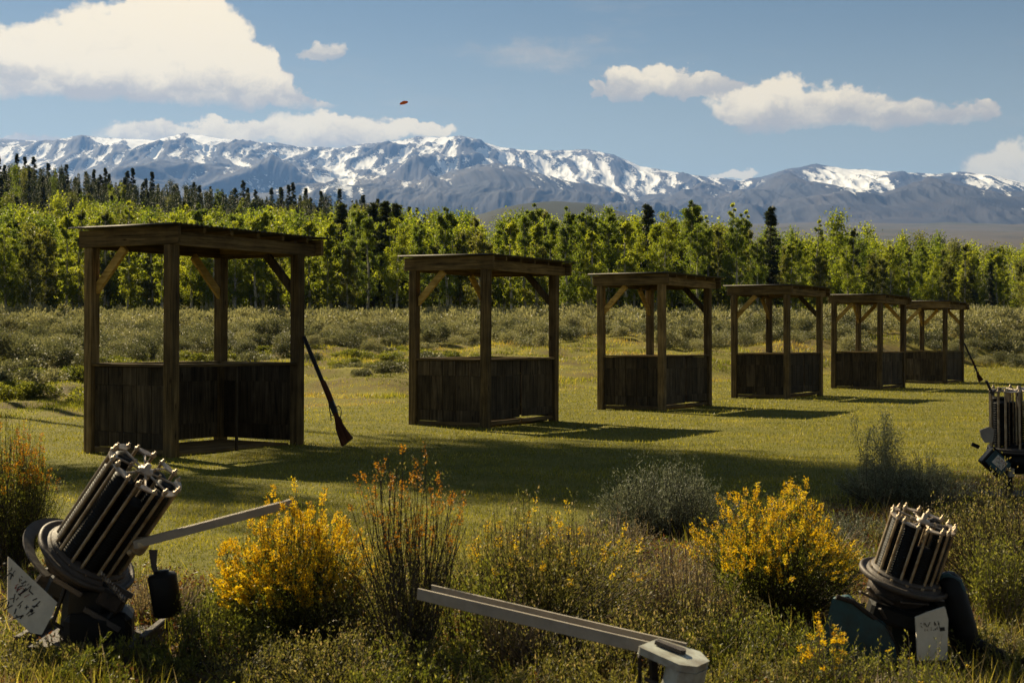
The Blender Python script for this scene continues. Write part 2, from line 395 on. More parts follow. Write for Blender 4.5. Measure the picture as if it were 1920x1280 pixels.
M['gun_steel'] = solid('blued_steel', (0.018, 0.018, 0.022), 0.35, 0.7, 0.2, 20, 0.05)
M['orange'] = solid('orange_clay', (1.0, 0.34, 0.05), 0.6, 0, 0.1, 20, 0.05)
M['bark'] = solid('aspen_bark', (0.50, 0.46, 0.37), 0.8, 0, 0.4, 5, 0.4, col2=(0.06, 0.05, 0.04))
M['bark_dark'] = solid('pine_bark', (0.085, 0.06, 0.042), 0.9, 0, 0.4, 5, 0.4)
M['stem'] = solid('shrub_stem', (0.060, 0.044, 0.030), 0.8, 0, 0.4, 9, 0.3)
M['stem_pale'] = solid('dry_stem', (0.24, 0.185, 0.12), 0.8, 0, 0.3, 9, 0.3)
M['leaf'] = [leaf_mat('leaf_bright', [(0, (0.055, 0.070, 0.008)), (0.5, (0.14, 0.155, 0.014)), (1, (0.26, 0.25, 0.025))], 0.55, tcol=2.5, obvar=0.3),
             leaf_mat('leaf_mid', [(0, (0.040, 0.058, 0.010)), (0.5, (0.095, 0.120, 0.014)), (1, (0.19, 0.20, 0.022))], 0.5, tcol=2.2, obvar=0.3),
             leaf_mat('leaf_olive', [(0, (0.040, 0.050, 0.012)), (0.5, (0.105, 0.108, 0.020)), (1, (0.20, 0.18, 0.035))], 0.48, tcol=2.0, obvar=0.3)]
M['needle'] = leaf_mat('needle', [(0, (0.018, 0.026, 0.012)), (0.5, (0.038, 0.050, 0.018)), (1, (0.085, 0.090, 0.030))], 0.28, tcol=1.2, obvar=0.3)
M['sage'] = leaf_mat('sage_leaf', [(0, (0.048, 0.052, 0.026)), (0.45, (0.14, 0.145, 0.074)), (1, (0.32, 0.30, 0.16))], 0.32, tcol=1.2, obvar=0.8, tint=(1, 1, .7))
M['sage_dark'] = leaf_mat('sage_leaf_dark', [(0, (0.050, 0.058, 0.036)), (0.5, (0.15, 0.165, 0.105)), (1, (0.34, 0.35, 0.24))], 0.25, tcol=1.1, obvar=0.2, tint=(1, 1, .8))
M['shrub_green'] = leaf_mat('shrub_leaf', [(0, (0.025, 0.032, 0.008)), (0.4, (0.085, 0.095, 0.018)), (0.75, (0.19, 0.18, 0.036)), (1, (0.36, 0.32, 0.10))], 0.42, tcol=1.6, obvar=0.2)
M['shrub_red'] = leaf_mat('shrub_leaf_red', [(0, (0.045, 0.020, 0.010)), (0.4, (0.12, 0.055, 0.025)), (0.7, (0.13, 0.10, 0.03)), (1, (0.32, 0.22, 0.12))], 0.40, tcol=1.5, obvar=0.2, tint=(1, .85, .6))
M['shrub_mix'] = leaf_mat('shrub_leaf_mixed', [(0, (0.040, 0.040, 0.014)), (0.3, (0.095, 0.100, 0.026)), (0.6, (0.18, 0.175, 0.050)), (0.8, (0.27, 0.21, 0.11)), (1, (0.40, 0.32, 0.19))], 0.42, tcol=1.6, obvar=0.2, tint=(1, .95, .6))
M['flower'] = leaf_mat('flower_yellow', [(0, (0.46, 0.26, 0.006)), (0.5, (0.70, 0.46, 0.010)), (1, (0.80, 0.64, 0.05))], 0.42, tcol=1.15, obvar=0.0, tint=(1.05, 1.0, .5))
M['flower_rust'] = leaf_mat('flower_rust', [(0, (0.20, 0.09, 0.012)), (0.6, (0.48, 0.24, 0.015)), (1, (0.64, 0.38, 0.02))], 0.42, tcol=1.1, obvar=0.0, tint=(1.1, .9, .5))
M['grass'] = leaf_mat('lawn_blade', [(0, (0.050, 0.054, 0.009)), (0.4, (0.125, 0.115, 0.016)), (0.75, (0.23, 0.19, 0.035)), (1, (0.38, 0.30, 0.10))], 0.45, tcol=1.8, obvar=0)
M['tuft'] = leaf_mat('meadow_blade', [(0, (0.045, 0.045, 0.010)), (0.3, (0.125, 0.130, 0.016)), (0.55, (0.24, 0.205, 0.028)), (0.75, (0.32, 0.23, 0.065)), (1, (0.16, 0.10, 0.05))], 0.45, tcol=1.8, obvar=0)
M['dry'] = leaf_mat('dry_grass', [(0, (0.12, 0.09, 0.045)), (0.5, (0.24, 0.19, 0.10)), (1, (0.42, 0.35, 0.20))], 0.35, tcol=1.2, obvar=0, tint=(1, .95, .75))

# ------------------------------------------------------------------ terrain
SHADES = ((1.5, 11.4, 25, .8), (.0, 12.0, 21, .55), (2.9, 11.9, 29, .8), (-2.4, 11.1, 15, .38))
def lawn_edge(x):
    return np.interp(x, [-14, -8, -5, -2.8, 1.7, 6.9, 15, 24, 60], [19, 21, 24, 27, 36, 44, 58, 68, 110]) 
def height(x, y):
    x = np.asarray(x, float); y = np.asarray(y, float); r = np.hypot(x, y); a = x / np.maximum(y, 1)
    a = np.where(y > 0, a, 0.5)
    t = y - lawn_edge(x)
    g = np.interp(y, [0, 20, 30, 45, 62, 75, 88, 110, 150, 250, 400, 1000, 3000, 6000, 7000, 20000], [0, 0, .12, .5, .95, 1.75, 2.6, 3.3, 4.2, 5, 6, 44, 226, 520, 520, 500])
    z = sstep(0, 10, t) * g
    hill = np.interp(a, [-.6, -.37, -.235, -.1, 0, .1, .2, 1], [22, 19, 15.7, 12.5, 8.5, 4, 0, 0])
    z = z + hill * sstep(96, 225, y) * (1 - sstep(260, 420, y)) * (y < 500)
    # wooded knoll far out in the middle
    z = z + 78 * np.exp(-((a - .03) / .085) ** 2) * sstep(1500, 2600, r) * (1 - sstep(2700, 3600, r)) * (y > 0)
    z = z + sstep(0, 8, t) * (fbm(x / 4, y / 4, 4, 3) * .55) * (1 - sstep(80, 100, y)) + sstep(90, 200, y) * fbm(x / 40, y / 40, 4, 5) * 3 * (1 - sstep(300, 900, y))
    z = z + sstep(600, 2500, r) * fbm(x / 600, y / 600, 5, 8) * 26 * (y > 0)
    z = z + fbm(x / 3.2, y / 3.2, 3, 2) * .035 * (1 - sstep(30, 60, y)) * sstep(6, 9, y)   # the lawn is not quite flat
    return z
def hz(x, y): return float(height(np.array([x]), np.array([y]))[0])
def px_of(x, y): return 960 + F * x / y

def build_ground():
    th = np.concatenate([np.linspace(-180, -34, 40), np.linspace(-32, 32, 360), np.linspace(34, 180, 40)[:-1]])
    th = np.radians(th); rr = np.concatenate([[0.3], np.geomspace(1.2, 400, 330), np.geomspace(410, 16000, 110)])
    T, Rr = np.meshgrid(th, rr, indexing='ij'); X = Rr * np.sin(T); Y = Rr * np.cos(T); Z = height(X, Y)
    Z = np.where(Y < 0, np.minimum(Z, 0.2), Z)
    n, k = T.shape; V = np.stack([X, Y, Z], -1).reshape(-1, 3)
    V = np.vstack([V, [[0, 0, 0]]]); c = n * k
    i, j = np.meshgrid(np.arange(n), np.arange(k - 1), indexing='ij'); i2 = (i + 1) % n
    f = np.stack([i * k + j, i2 * k + j, i2 * k + j + 1, i * k + j + 1], -1).reshape(-1, 4)
    f3 = np.array([[c, ((a + 1) % n) * k, a * k] for a in range(n)])
    x = V[:, 0]; y = V[:, 1]
    t = y - lawn_edge(x) + fbm(x / 2.5, y / 2.5, 3, 9) * 1.6
    mead = sstep(-.4, .6, t)
    rough = rough_fac(x, y)
    far = sstep(500, 900, np.hypot(x, y))
    a = x / np.maximum(y, 1); r = np.hypot(x, y)
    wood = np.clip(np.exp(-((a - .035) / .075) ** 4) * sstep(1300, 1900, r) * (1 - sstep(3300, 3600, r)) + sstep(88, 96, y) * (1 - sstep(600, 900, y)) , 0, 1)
    m, nt, N, L, out = nodes('ground')
    geo = N.new('ShaderNodeNewGeometry')
    def noise(s, d=6, ro=.6):
        q = N.new('ShaderNodeTexNoise'); q.inputs['Scale'].default_value = s; q.inputs['Detail'].default_value = d; q.inputs['Roughness'].default_value = ro; L.new(geo.outputs['Position'], q.inputs['Vector']); return q.outputs[0]
    def at(nm):
        q = N.new('ShaderNodeAttribute'); q.attribute_name = nm; return q.outputs['Fac']
    def mix(f, A, B):
        q = N.new('ShaderNodeMix'); q.data_type = 'RGBA'; L.new(f, q.inputs[0]); L.new(A, q.inputs[6]); L.new(B, q.inputs[7]); return q.outputs[2]
    def rmp(v, c): q = ramp_node(N, c); L.new(v, q.inputs[0]); return q.outputs[0]
    n1 = noise(1.3); n2 = noise(9); n3 = noise(.5, 7); n4 = noise(.004, 8, .65)
    lawn = mix(n2, rmp(n1, [(.3, (.045, .054, .009)), (.5, (.11, .108, .017)), (.72, (.20, .165, .035))]), rmp(n2, [(.3, (.05, .055, .009)), (.75, (.17, .15, .026))]))
    meadow = rmp(n3, [(.28, (.035, .03, .012)), (.42, (.11, .085, .025)), (.52, (.12, .11, .018)), (.66, (.18, .16, .024)), (.8, (.19, .14, .04))])
    soil = rmp(n2, [(.3, (.014, .010, .006)), (.5, (.055, .034, .018)), (.62, (.075, .050, .024)), (.8, (.15, .10, .055))])
    far_c = rmp(n4, [(.3, (.05, .045, .036)), (.5, (.085, .070, .052)), (.62, (.05, .052, .035)), (.8, (.12, .095, .07))])
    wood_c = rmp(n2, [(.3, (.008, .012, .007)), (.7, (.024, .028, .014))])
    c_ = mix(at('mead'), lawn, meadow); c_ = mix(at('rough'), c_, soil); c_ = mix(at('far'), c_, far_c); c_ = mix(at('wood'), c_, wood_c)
    d = N.new('ShaderNodeBsdfPrincipled'); L.new(c_, d.inputs['Base Color']); d.inputs['Roughness'].default_value = .95; d.inputs['Specular IOR Level'].default_value = .1
    b = N.new('ShaderNodeBump'); b.inputs['Strength'].default_value = .6; b.inputs['Distance'].default_value = .05; L.new(noise(22), b.inputs['Height']); L.new(b.outputs[0], d.inputs['Normal'])
    L.new(d.outputs[0], out.inputs[0])
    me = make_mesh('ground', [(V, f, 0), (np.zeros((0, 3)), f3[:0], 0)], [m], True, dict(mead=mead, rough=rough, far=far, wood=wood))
    # close the middle
    o = obj('ground', me); tag(o, kind='structure')
    return o
def rough_fac(x, y):
    """1 where the wild foreground strip lies, 0 on the mown lawn"""
    edge = np.interp(x, [-6, -2.6, -1.8, -.8, 0, .8, 1.6, 2.4, 3.2, 4.2, 6, 9], [7.5, 7.6, 7.0, 7.2, 7.6, 8.6, 9.0, 10.5, 11.6, 12.6, 14, 16])
    return 1 - sstep(-.4, .5, y - edge + fbm(np.asarray(x) / .8, np.asarray(y) / .8, 3, 21) * .7)
build_ground()

# ------------------------------------------------------------------ mountains
def build_mountains():
    sky = [(-300,262),(-60,262),(0,260),(60,263),(100,264),(150,252),(200,258),(290,262),(345,249),(400,258),(450,264),(520,266),(560,275),(640,277),(690,268),(740,265),(780,254),(820,258),(865,254),(900,262),(940,276),(1000,282),(1060,281),(1100,279),(1150,290),(1200,310),(1260,322),(1330,332),(1390,338),(1430,330),(1470,318),(1530,307),(1580,315),(1640,320),(1710,323),(1760,326),(1800,321),(1860,328),(1920,343),(2050,352),(2300,350)]
    sx = np.array([math.atan((p - 960) / F) for p, _ in sky]); st = np.array([(HZ - q) / F for _, q in sky]) * np.cos(sx)
    th = np.linspace(-.60, .60, 1900); rr = np.linspace(5600, 13500, 330)
    T, Rr = np.meshgrid(th, rr, indexing='ij'); X = Rr * np.sin(T); Y = Rr * np.cos(T)
    r0 = 11200 + 500 * fbm(T * 9, T * 0, 3, 31)
    S = np.interp(T, sx, st) * r0
    front = np.clip((Rr - 5900) / (r0 - 5900), 0, 1); back = np.clip((13500 - Rr) / (13500 - r0), 0, 1)
    prof = np.where(Rr < r0, front ** 1.12, back ** .8)
    wx = X + 500 * fbm(X / 1500, Y / 1500, 3, 41); wy = Y + 500 * fbm(X / 1500, Y / 1500, 3, 47)
    rid = ridged(wx / 1700, wy / 3400, 5, 51, .42)           # spurs running down towards the viewer
    fine = ridged((X + .25 * (wx - X)) / 270 + .3 * fbm(X / 900, Y / 900, 2, 59), wy / 1500, 5, 57, .55)
    base = 470.
    H = base + (S - base) * prof
    amp = (S - base) * np.sin(np.pi * np.clip(front, 0, 1)) ** .8
    keepc = 1 - sstep(.80, 1.0, front)
    H = H + amp * (rid - .62) * .40 * (.12 + .88 * keepc) + (S - base) * prof * (fine - .6) * (.080 * keepc + .010)
    H = H + sstep(.8, 1, prof) * (fbm(X / 160, Y / 160, 4, 63) * 9)
    def peak(px, py, r, k, sq=1.0):
        a = math.atan((px - 960) / F); cx, cy = r * math.sin(a), r * math.cos(a); h = (HZ - py) / F * math.cos(a) * r
        dx = (X - cx); dy = (Y - cy) * sq
        d = np.hypot(dx, dy) * (1 + .25 * fbm(X / 700, Y / 700, 4, 71))
        return h - k * d + 60 * (fine - .6)
    for p_ in ((1740, 334, 7600, .34, .7), (1478, 326, 8400, .36, .6), (925, 300, 8200, .38, .55), (1390, 350, 8600, .28, .7), (1890, 350, 7800, .30, .7), (700, 330, 7800, .28, .6), (250, 330, 7800, .26, .6)):
        H = np.maximum(H, peak(*p_))
    H = np.where(Rr < 6400, base - 60 + (H - base + 60) * sstep(5600, 6400, Rr), H)
    # snow: gullies and bowls high up, streaked down the fall line
    gx = np.gradient(H, axis=0) / (Rr * (th[1] - th[0])); gr = np.gradient(H, axis=1) / (rr[1] - rr[0])
    tan = H / Rr
    U = 960 + F * np.tan(T); Vv = HZ - F * tan / np.cos(T)
    def blob(cx, cy, rx, ry, w): return w * np.exp(-(((U - cx) / rx) ** 2 + ((Vv - cy) / ry) ** 2))
    def blur(A_, w_):
        c_ = np.cumsum(np.pad(A_, ((w_ + 1, w_), (0, 0)), 'edge'), 0); return (c_[2 * w_ + 1:] - c_[:-2 * w_ - 1]) / (2 * w_ + 1)
    conc = np.clip((blur(H, 14) - H) / 16, -1.3, 1.3) * .55 + np.clip((blur(H, 50) - H) / 70, -1.2, 1.2) * .40
    streak = fbm((U - .75 * Vv) / 13, (Vv + .2 * U) / 50, 4, 81) * .40 + fbm((U + .9 * Vv) / 24, (Vv - .3 * U) / 60, 4, 83) * .40
    alt = np.clip((H - 880) / 700, -1, 1)
    shade = np.clip(gx * .55, -.35, .35)                      # drifts lie on the lee side, away from the sun
    snow = .23 + np.minimum(alt, .4) * .85 + conc * .95 + streak * 1.2 - shade * .3 - (rid - .62) * .8
    snow = snow + blob(1040, 320, 60, 40, .18) + blob(640, 335, 40, 30, .55) + blob(1600, 345, 70, 30, .8) + blob(880, 290, 90, 40, .18) + blob(1840, 340, 60, 22, .75) + blob(360, 270, 40, 25, .35) + blob(1160, 310, 80, 45, .05)
    snow = snow - blob(250, 330, 260, 40, .35) - blob(1740, 370, 90, 40, .9) - blob(1470, 372, 100, 32, .8) - blob(820, 375, 170, 34, .5) - blob(960, 340, 30, 50, .3)
    n, k = T.shape
    V = np.stack([X, Y, H], -1).reshape(-1, 3)
    i, j = np.meshgrid(np.arange(n - 1), np.arange(k - 1), indexing='ij')
    f = np.stack([i * k + j, (i + 1) * k + j, (i + 1) * k + j + 1, i * k + j + 1], -1).reshape(-1, 4)
    m, nt, N, L, out = nodes('mountain')
    geo = N.new('ShaderNodeNewGeometry')
    q = N.new('ShaderNodeTexNoise'); q.inputs['Scale'].default_value = .016; q.inputs['Detail'].default_value = 8; q.inputs['Roughness'].default_value = .78; L.new(geo.outputs['Position'], q.inputs['Vector'])
    q2 = N.new('ShaderNodeTexNoise'); q2.inputs['Scale'].default_value = .0022; q2.inputs['Detail'].default_value = 6; L.new(geo.outputs['Position'], q2.inputs['Vector'])
    at = N.new('ShaderNodeAttribute'); at.attribute_name = 'snow'
    ad = N.new('ShaderNodeMath'); ad.operation = 'MULTIPLY_ADD'; L.new(q.outputs[0], ad.inputs[0]); ad.inputs[1].default_value = .75; L.new(at.outputs['Fac'], ad.inputs[2])
    q3 = N.new('ShaderNodeTexNoise'); q3.inputs['Scale'].default_value = .055; q3.inputs['Detail'].default_value = 5; L.new(geo.outputs['Position'], q3.inputs['Vector'])
    ad3 = N.new('ShaderNodeMath'); ad3.operation = 'MULTIPLY_ADD'; L.new(q3.outputs[0], ad3.inputs[0]); ad3.inputs[1].default_value = 1.2; L.new(ad.outputs[0], ad3.inputs[2])
    mr = N.new('ShaderNodeMapRange'); mr.interpolation_type = 'SMOOTHSTEP'; L.new(ad3.outputs[0], mr.inputs[0]); mr.inputs[1].default_value = 1.44; mr.inputs[2].default_value = 1.62
    rock = ramp_node(N, [(.3, (.020, .023, .032)), (.5, (.042, .043, .052)), (.75, (.075, .066, .064))]); L.new(q2.outputs[0], rock.inputs[0])
    mx = N.new('ShaderNodeMix'); mx.data_type = 'RGBA'; L.new(mr.outputs[0], mx.inputs[0]); L.new(rock.outputs[0], mx.inputs[6]); mx.inputs[7].default_value = (.80, .80, .80, 1)
    d = N.new('ShaderNodeBsdfPrincipled'); L.new(mx.outputs[2], d.inputs['Base Color']); d.inputs['Roughness'].default_value = .9; d.inputs['Specular IOR Level'].default_value = .1
    L.new(d.outputs[0], out.inputs[0])
    o = obj('mountains', make_mesh('mountains', [(V, f, 0)], [m], True, dict(snow=snow.ravel())))
    tag(o, kind='structure')
build_mountains()

# ------------------------------------------------------------------ shooting stands
KL, KW, PW = 2.04, 1.24, 0.123               # post centres: along the row, across it; post width
def plank_panel(g, a0, a1, z0, z1, plane, rg, seams, m=0, tight=1.0):
    """boards side by side; plane('x' or 'y', offset, dir) ; seams = heights where the rows of boards meet"""
    ax, off = plane
    n = max(2, int(round((a1 - a0) / 0.225))); w = (a1 - a0) / n
    cuts = [z0] + list(seams) + [z1]
    for i in range(n):
        for j in range(len(cuts) - 1):
            ja = rg.uniform(-.003, .003); gap = (.006 + rg.uniform(0, .004)) * tight
            c = a0 + (i + .5) * w; zc = (cuts[j] + cuts[j + 1]) / 2; h = cuts[j + 1] - cuts[j] - gap * .35 * tight
            if ax == 'x': g.box((c, off + ja, zc), (w - gap, .022, h), m, rg.random(), bev=.003)
            else: g.box((off + ja, c, zc), (.022, w - gap, h), m, rg.random(), bev=.003)
def make_stand(i, x, y, yaw, open_front, extra_brace):
    rg = np.random.default_rng(100 + i)
    root = bpy.data.objects.new('shooting_stand', None); COL.objects.link(root)
    zb = hz(x, y); root.location = (x, y, zb); root.rotation_euler = (R(rg.uniform(-.35, .35)), R(rg.uniform(-.35, .35)), math.pi / 2 - yaw)
    for px, py in ((0, 0), (KL, 0), (0, KW), (KL, KW)):
        G().box((px, py, 1.12), (PW, PW, 2.32), 0, rg.random(), bev=.006).build('post', M['wood_z'], root)
    # roof frame
    G().box((-.045, KW / 2 - .01, 2.375), (.045, KW + .30, .19), 0, rg.random(), bev=.004).build('beam', M['wood_y'], root)
    G().box((KL + .27, KW / 2 - .01, 2.375), (.045, KW + .30, .19), 0, rg.random(), bev=.004).build('beam', M['wood_y'], root)
    for yy in (-.045, KW + .045):
        G().box((KL / 2 + .112, yy, 2.345), (KL + .265, .045, .145), 0, rg.random(), bev=.004).build('beam', M['wood_x'], root)
    G().box((KL - .02, KW / 2, 2.375), (.045, KW - .02, .15), 0, rg.random(), bev=.004).build('beam', M['wood_y'], root)
    for xx in np.linspace(.36, KL + .02, 5):
        G().box((xx, KW / 2, 2.4465), (.045, KW + .26, .056), 0, rg.random(), bev=.003).build('rafter', M['wood_y'], root)
    g = G(); nx = 150; xs = np.linspace(-.17, KL + .40, nx); ys = np.array([-.20, KW + .20]); 
    zt = 2.492 + .008 * np.sin(xs * 2 * np.pi / .076) 
    top = []; 
    for dz in (0, -.004):
        for yy in ys: top.append(np.stack([xs, np.full(nx, yy), zt + dz + .012 * (yy > 0)], 1))
    v = np.concatenate(top); k = np.arange(nx - 1)
    def q(a, b): return np.stack([a * nx + k, a * nx + k + 1, b * nx + k + 1, b * nx + k], 1)
    g.add(v, np.concatenate([q(0, 1), q(3, 2), q(2, 0), q(1, 3)])); g.build('roof_sheet', M['roof'], root, True)
    # braces
    def brace(a, b, mat): G().bar(a, b, .045, .10, 0, rg.random(), bev=.004).build('brace', M[mat], root)
    brace((.03, KW - .03, 1.80), (.03, KW - .50, 2.27), 'brace_y')
    brace((KL - .03, KW - .02, 1.80), (KL - .50, KW - .02, 2.27), 'brace_x')
    brace((KL - .02, .04, 1.84), (KL - .02, .48, 2.30), 'brace_y' if extra_brace else 'board')
    if extra_brace: brace((KL - .02, KW - .06, 1.82), (KL - .02, KW - .50, 2.28), 'brace_y')
    # waist-high walls
    zt_ = .96; s1 = .24 + rg.uniform(-.01, .02); s2 = .74 + rg.uniform(-.02, .02)
    e = PW / 2 + .003
    bot = .075
    g = G(); plank_panel(g, e, KW - e, bot, zt_, ('y', -.005), rg, (s1, s2)); g.build('panel', M['board'], root)
    g = G(); plank_panel(g, e, KW - e, bot if not open_front else .06, zt_, ('y', KL + .005), rg, (s1, s2), tight=.12 if open_front else 1); g.build('panel', M['board'], root)
    g = G(); plank_panel(g, e, KL - e, bot if not open_front else .06, zt_, ('x', KW + .005), rg, (s1, s2), tight=.12 if open_front else 1); g.build('panel', M['board'], root)
    G().box((.0, KW / 2, .04), (.04, KW - 2 * e, .062), 0, rg.random(), bev=.003).build('bottom_rail', M['wood_y'], root)
    if open_front:
        G().box((1.0, -.004, .48), (.028, .03, .95), 0, .3, bev=.003).build('gate_stile', M['board'], root)
    else:
        for a0, a1, t in ((e, .965, 0), (1.03, KL - e, 0)):
            g = G(); plank_panel(g, a0, a1, .10 + rg.uniform(0, .02), zt_, ('x', -.005), rg, (s1, s2)); g.build('gate', M['board'], root)
            G().box(((a0 + a1) / 2, -.005, .065 + t), (a1 - a0, .035, .055), 0, rg.random(), bev=.003).build('bottom_rail', M['wood_x'], root)
    # rail caps
    for a, b, mt, (cx, cy), (dx, dy) in (
        (0, 0, 'wood_y', (0, KW / 2), (.105, KW - 2 * e)), (0, 0, 'wood_y', (KL, KW / 2), (.105, KW - 2 * e)),
        (0, 0, 'wood_x', (KL / 2, 0), (KL - 2 * e, .105)), (0, 0, 'wood_x', (KL / 2, KW), (KL - 2 * e, .105))):
        G().box((cx, cy, .981), (dx, dy, .032), 0, rg.random(), bev=.004).build('rail', M[mt], root)
    # floor deck
    g = G(); nb = 8
    for j in range(nb):
        w = (KW - .13) / nb; g.box((KL / 2, .065 + (j + .5) * w, .022), (KL - .14, w - .006, .03), 0, rg.random(), bev=.003)
    g.build('floor', M['wood_x'], root)
    return root
POS = [(-3.652,14.848,.5582),(-.382,19.934,.5298),(2.716,25.087,.5553),(6.032,30.399,.5677),(9.610,36.229,.5588),(13.032,41.742,.5510)]
LAB = ['nearest timber shooting stand, its waist-high front left open, shotgun against its post',
       'second nearest timber shooting stand, split gate standing ajar in the middle',
       'third timber shooting stand from the near end of the row',
       'fourth timber shooting stand, third from the far end of the row',
       'fifth timber shooting stand, just before the farthest and overlapping it',
       'farthest and smallest timber shooting stand, another shotgun against its right post']
for i, (x, y, w) in enumerate(POS):
    tag(make_stand(i, x, y, w, i == 0, i in (4, 5)), LAB[i], 'shooting stand', 'timber shooting stands in a row on the lawn')

# ------------------------------------------------------------------ shotguns
def make_gun(butt, muzzle, label, seed):
    root = bpy.data.objects.new('shotgun', None); COL.objects.link(root)
    B = Vector(butt); U = (Vector(muzzle) - B); ln = U.length; z = U.normalized()
    x = Vector((1, -.25, 0)); x = (x - z * x.dot(z)).normalized(); y = z.cross(x)   # x: the trigger side
    mat = Matrix((x, y, z)).transposed().to_4x4(); mat.translation = B
    root.matrix_world = mat
    k = ln / 1.22
    P = lambda pts: [(a * 1.0, b * k) for a, b in pts]
    Mx = Matrix(((1, 0, 0, 0), (0, 0, 1, 0), (0, 1, 0, 0), (0, 0, 0, 1)))     # poly x -> x, poly y -> z
    g = G()
    st = [(-.085, -.005), (.078, .035), (.052, .12), (.030, .21), (.035, .262), (.020, .30), (.022, .34), (-.024, .34), (-.030, .30), (-.040, .265), (-.070, .18)]
    g.prism(P(st), .038, Mx); o = g.build('stock', M['gun_wood'], root)
    bv = o.modifiers.new('bevel', 'BEVEL'); bv.width = .009; bv.segments = 3; bv.limit_method = 'ANGLE'
    g = G(); g.prism(P([(-.087, -.013), (.079, .027), (.078, .034), (-.085, -.006)]), .040, Mx); g.build('butt_pad', M['black'], root)
    g = G(); g.prism(P([(-.032, .335), (.026, .335), (.032, .38), (.034, .47), (-.026, .49), (-.034, .43)]), .036, Mx); o = g.build('receiver', M['gun_steel'], root)
    bv = o.modifiers.new('bevel', 'BEVEL'); bv.width = .005; bv.segments = 2; bv.limit_method = 'ANGLE'
    g = G(); g.prism(P([(-.026, .47), (.034, .47), (.037, .56), (.030, .70), (.014, .715), (-.020, .715)]), .042, Mx); o = g.build('fore_end', M['gun_wood'], root)
    bv = o.modifiers.new('bevel', 'BEVEL'); bv.width = .010; bv.segments = 3; bv.limit_method = 'ANGLE'
    for dx in (-.008, .013):
        g = G(); g.tube([(dx, 0, .48 * k), (dx, 0, .9 * k), (dx * .95, 0, 1.22 * k)], [.0135, .0125, .0115], 12); g.build('barrel', M['gun_steel'], root, True)
    g = G(); g.box((-.024, 0, .86 * k), (.006, .008, .70 * k)); g.build('rib', M['gun_steel'], root)
    g = G(); g.tube([(.030, 0, .40 * k), (.072, 0, .395 * k), (.083, 0, .37 * k), (.075, 0, .335 * k), (.055, 0, .30 * k), (.030, 0, .275 * k)], .0055, 8); g.build('trigger_guard', M['gun_steel'], root, True)
    g = G(); g.tube([(.028, 0, .375 * k), (.045, 0, .365 * k), (.055, 0, .35 * k)], .0035, 6); g.build('trigger', M['gun_steel'], root, True)
    g = G(); g.tube([(-.030, 0, .46 * k), (-.052, 0, .41 * k), (-.060, 0, .36 * k), (-.086, 0, .29 * k)], [.006, .006, .007, .006], 8); g.build('top_lever', M['gun_steel'], root, True)
    g = G(); g.tube([(-.026, 0, .33 * k), (-.055, 0, .335 * k), (-.070, 0, .355 * k)], [.007, .006, .005], 8); g.build('hammer', M['gun_steel'], root, True)
    tag(root, label, 'shotgun', 'shotguns leaning on the stands')
def post_right(i):
    x, y, w = POS[i]; return x + KL * math.sin(w), y + KL * math.cos(w)
rx, ry = post_right(0)
make_gun((rx + .635, ry - .20, hz(rx + .6, ry - .2) + .035), (rx + .085, ry - .02, 1.30), 'large shotgun with walnut stock leaning on the nearest stand', 1)
rx, ry = post_right(5)
make_gun((rx + .50, ry - .35, hz(rx + .5, ry - .35) + .03), (rx + .075, ry - .02, 1.22), 'small distant shotgun leaning on the farthest stand', 2)

# ------------------------------------------------------------------ flying clay
g = G(); g.lathe((0, 0, 0), [(0, .008), (.020, .008), (.027, .004), (.045, .001), (.054, -.003), (.0565, -.008), (.050, -.009), (.030, -.003), (0, -.002)], 40)
o = g.build('clay_target', leaf_mat('translucent_clay', [(0, (.95, .30, .03)), (1, (1.0, .38, .05))], .7, tcol=1.0, obvar=0, tint=(1, .8, .6)), None, True); D_ = 19.6  # translucency added so the disc looks brighter against the sun
o.location = ((757 - 960) / F * D_, D_, CH + (HZ - 192) / F * D_); o.rotation_euler = (R(25), R(-14), 0); o.scale = (1.1, 1.1, 1.7)
tag(o, 'small orange clay disc flying in the open sky above the mountains', 'clay target')

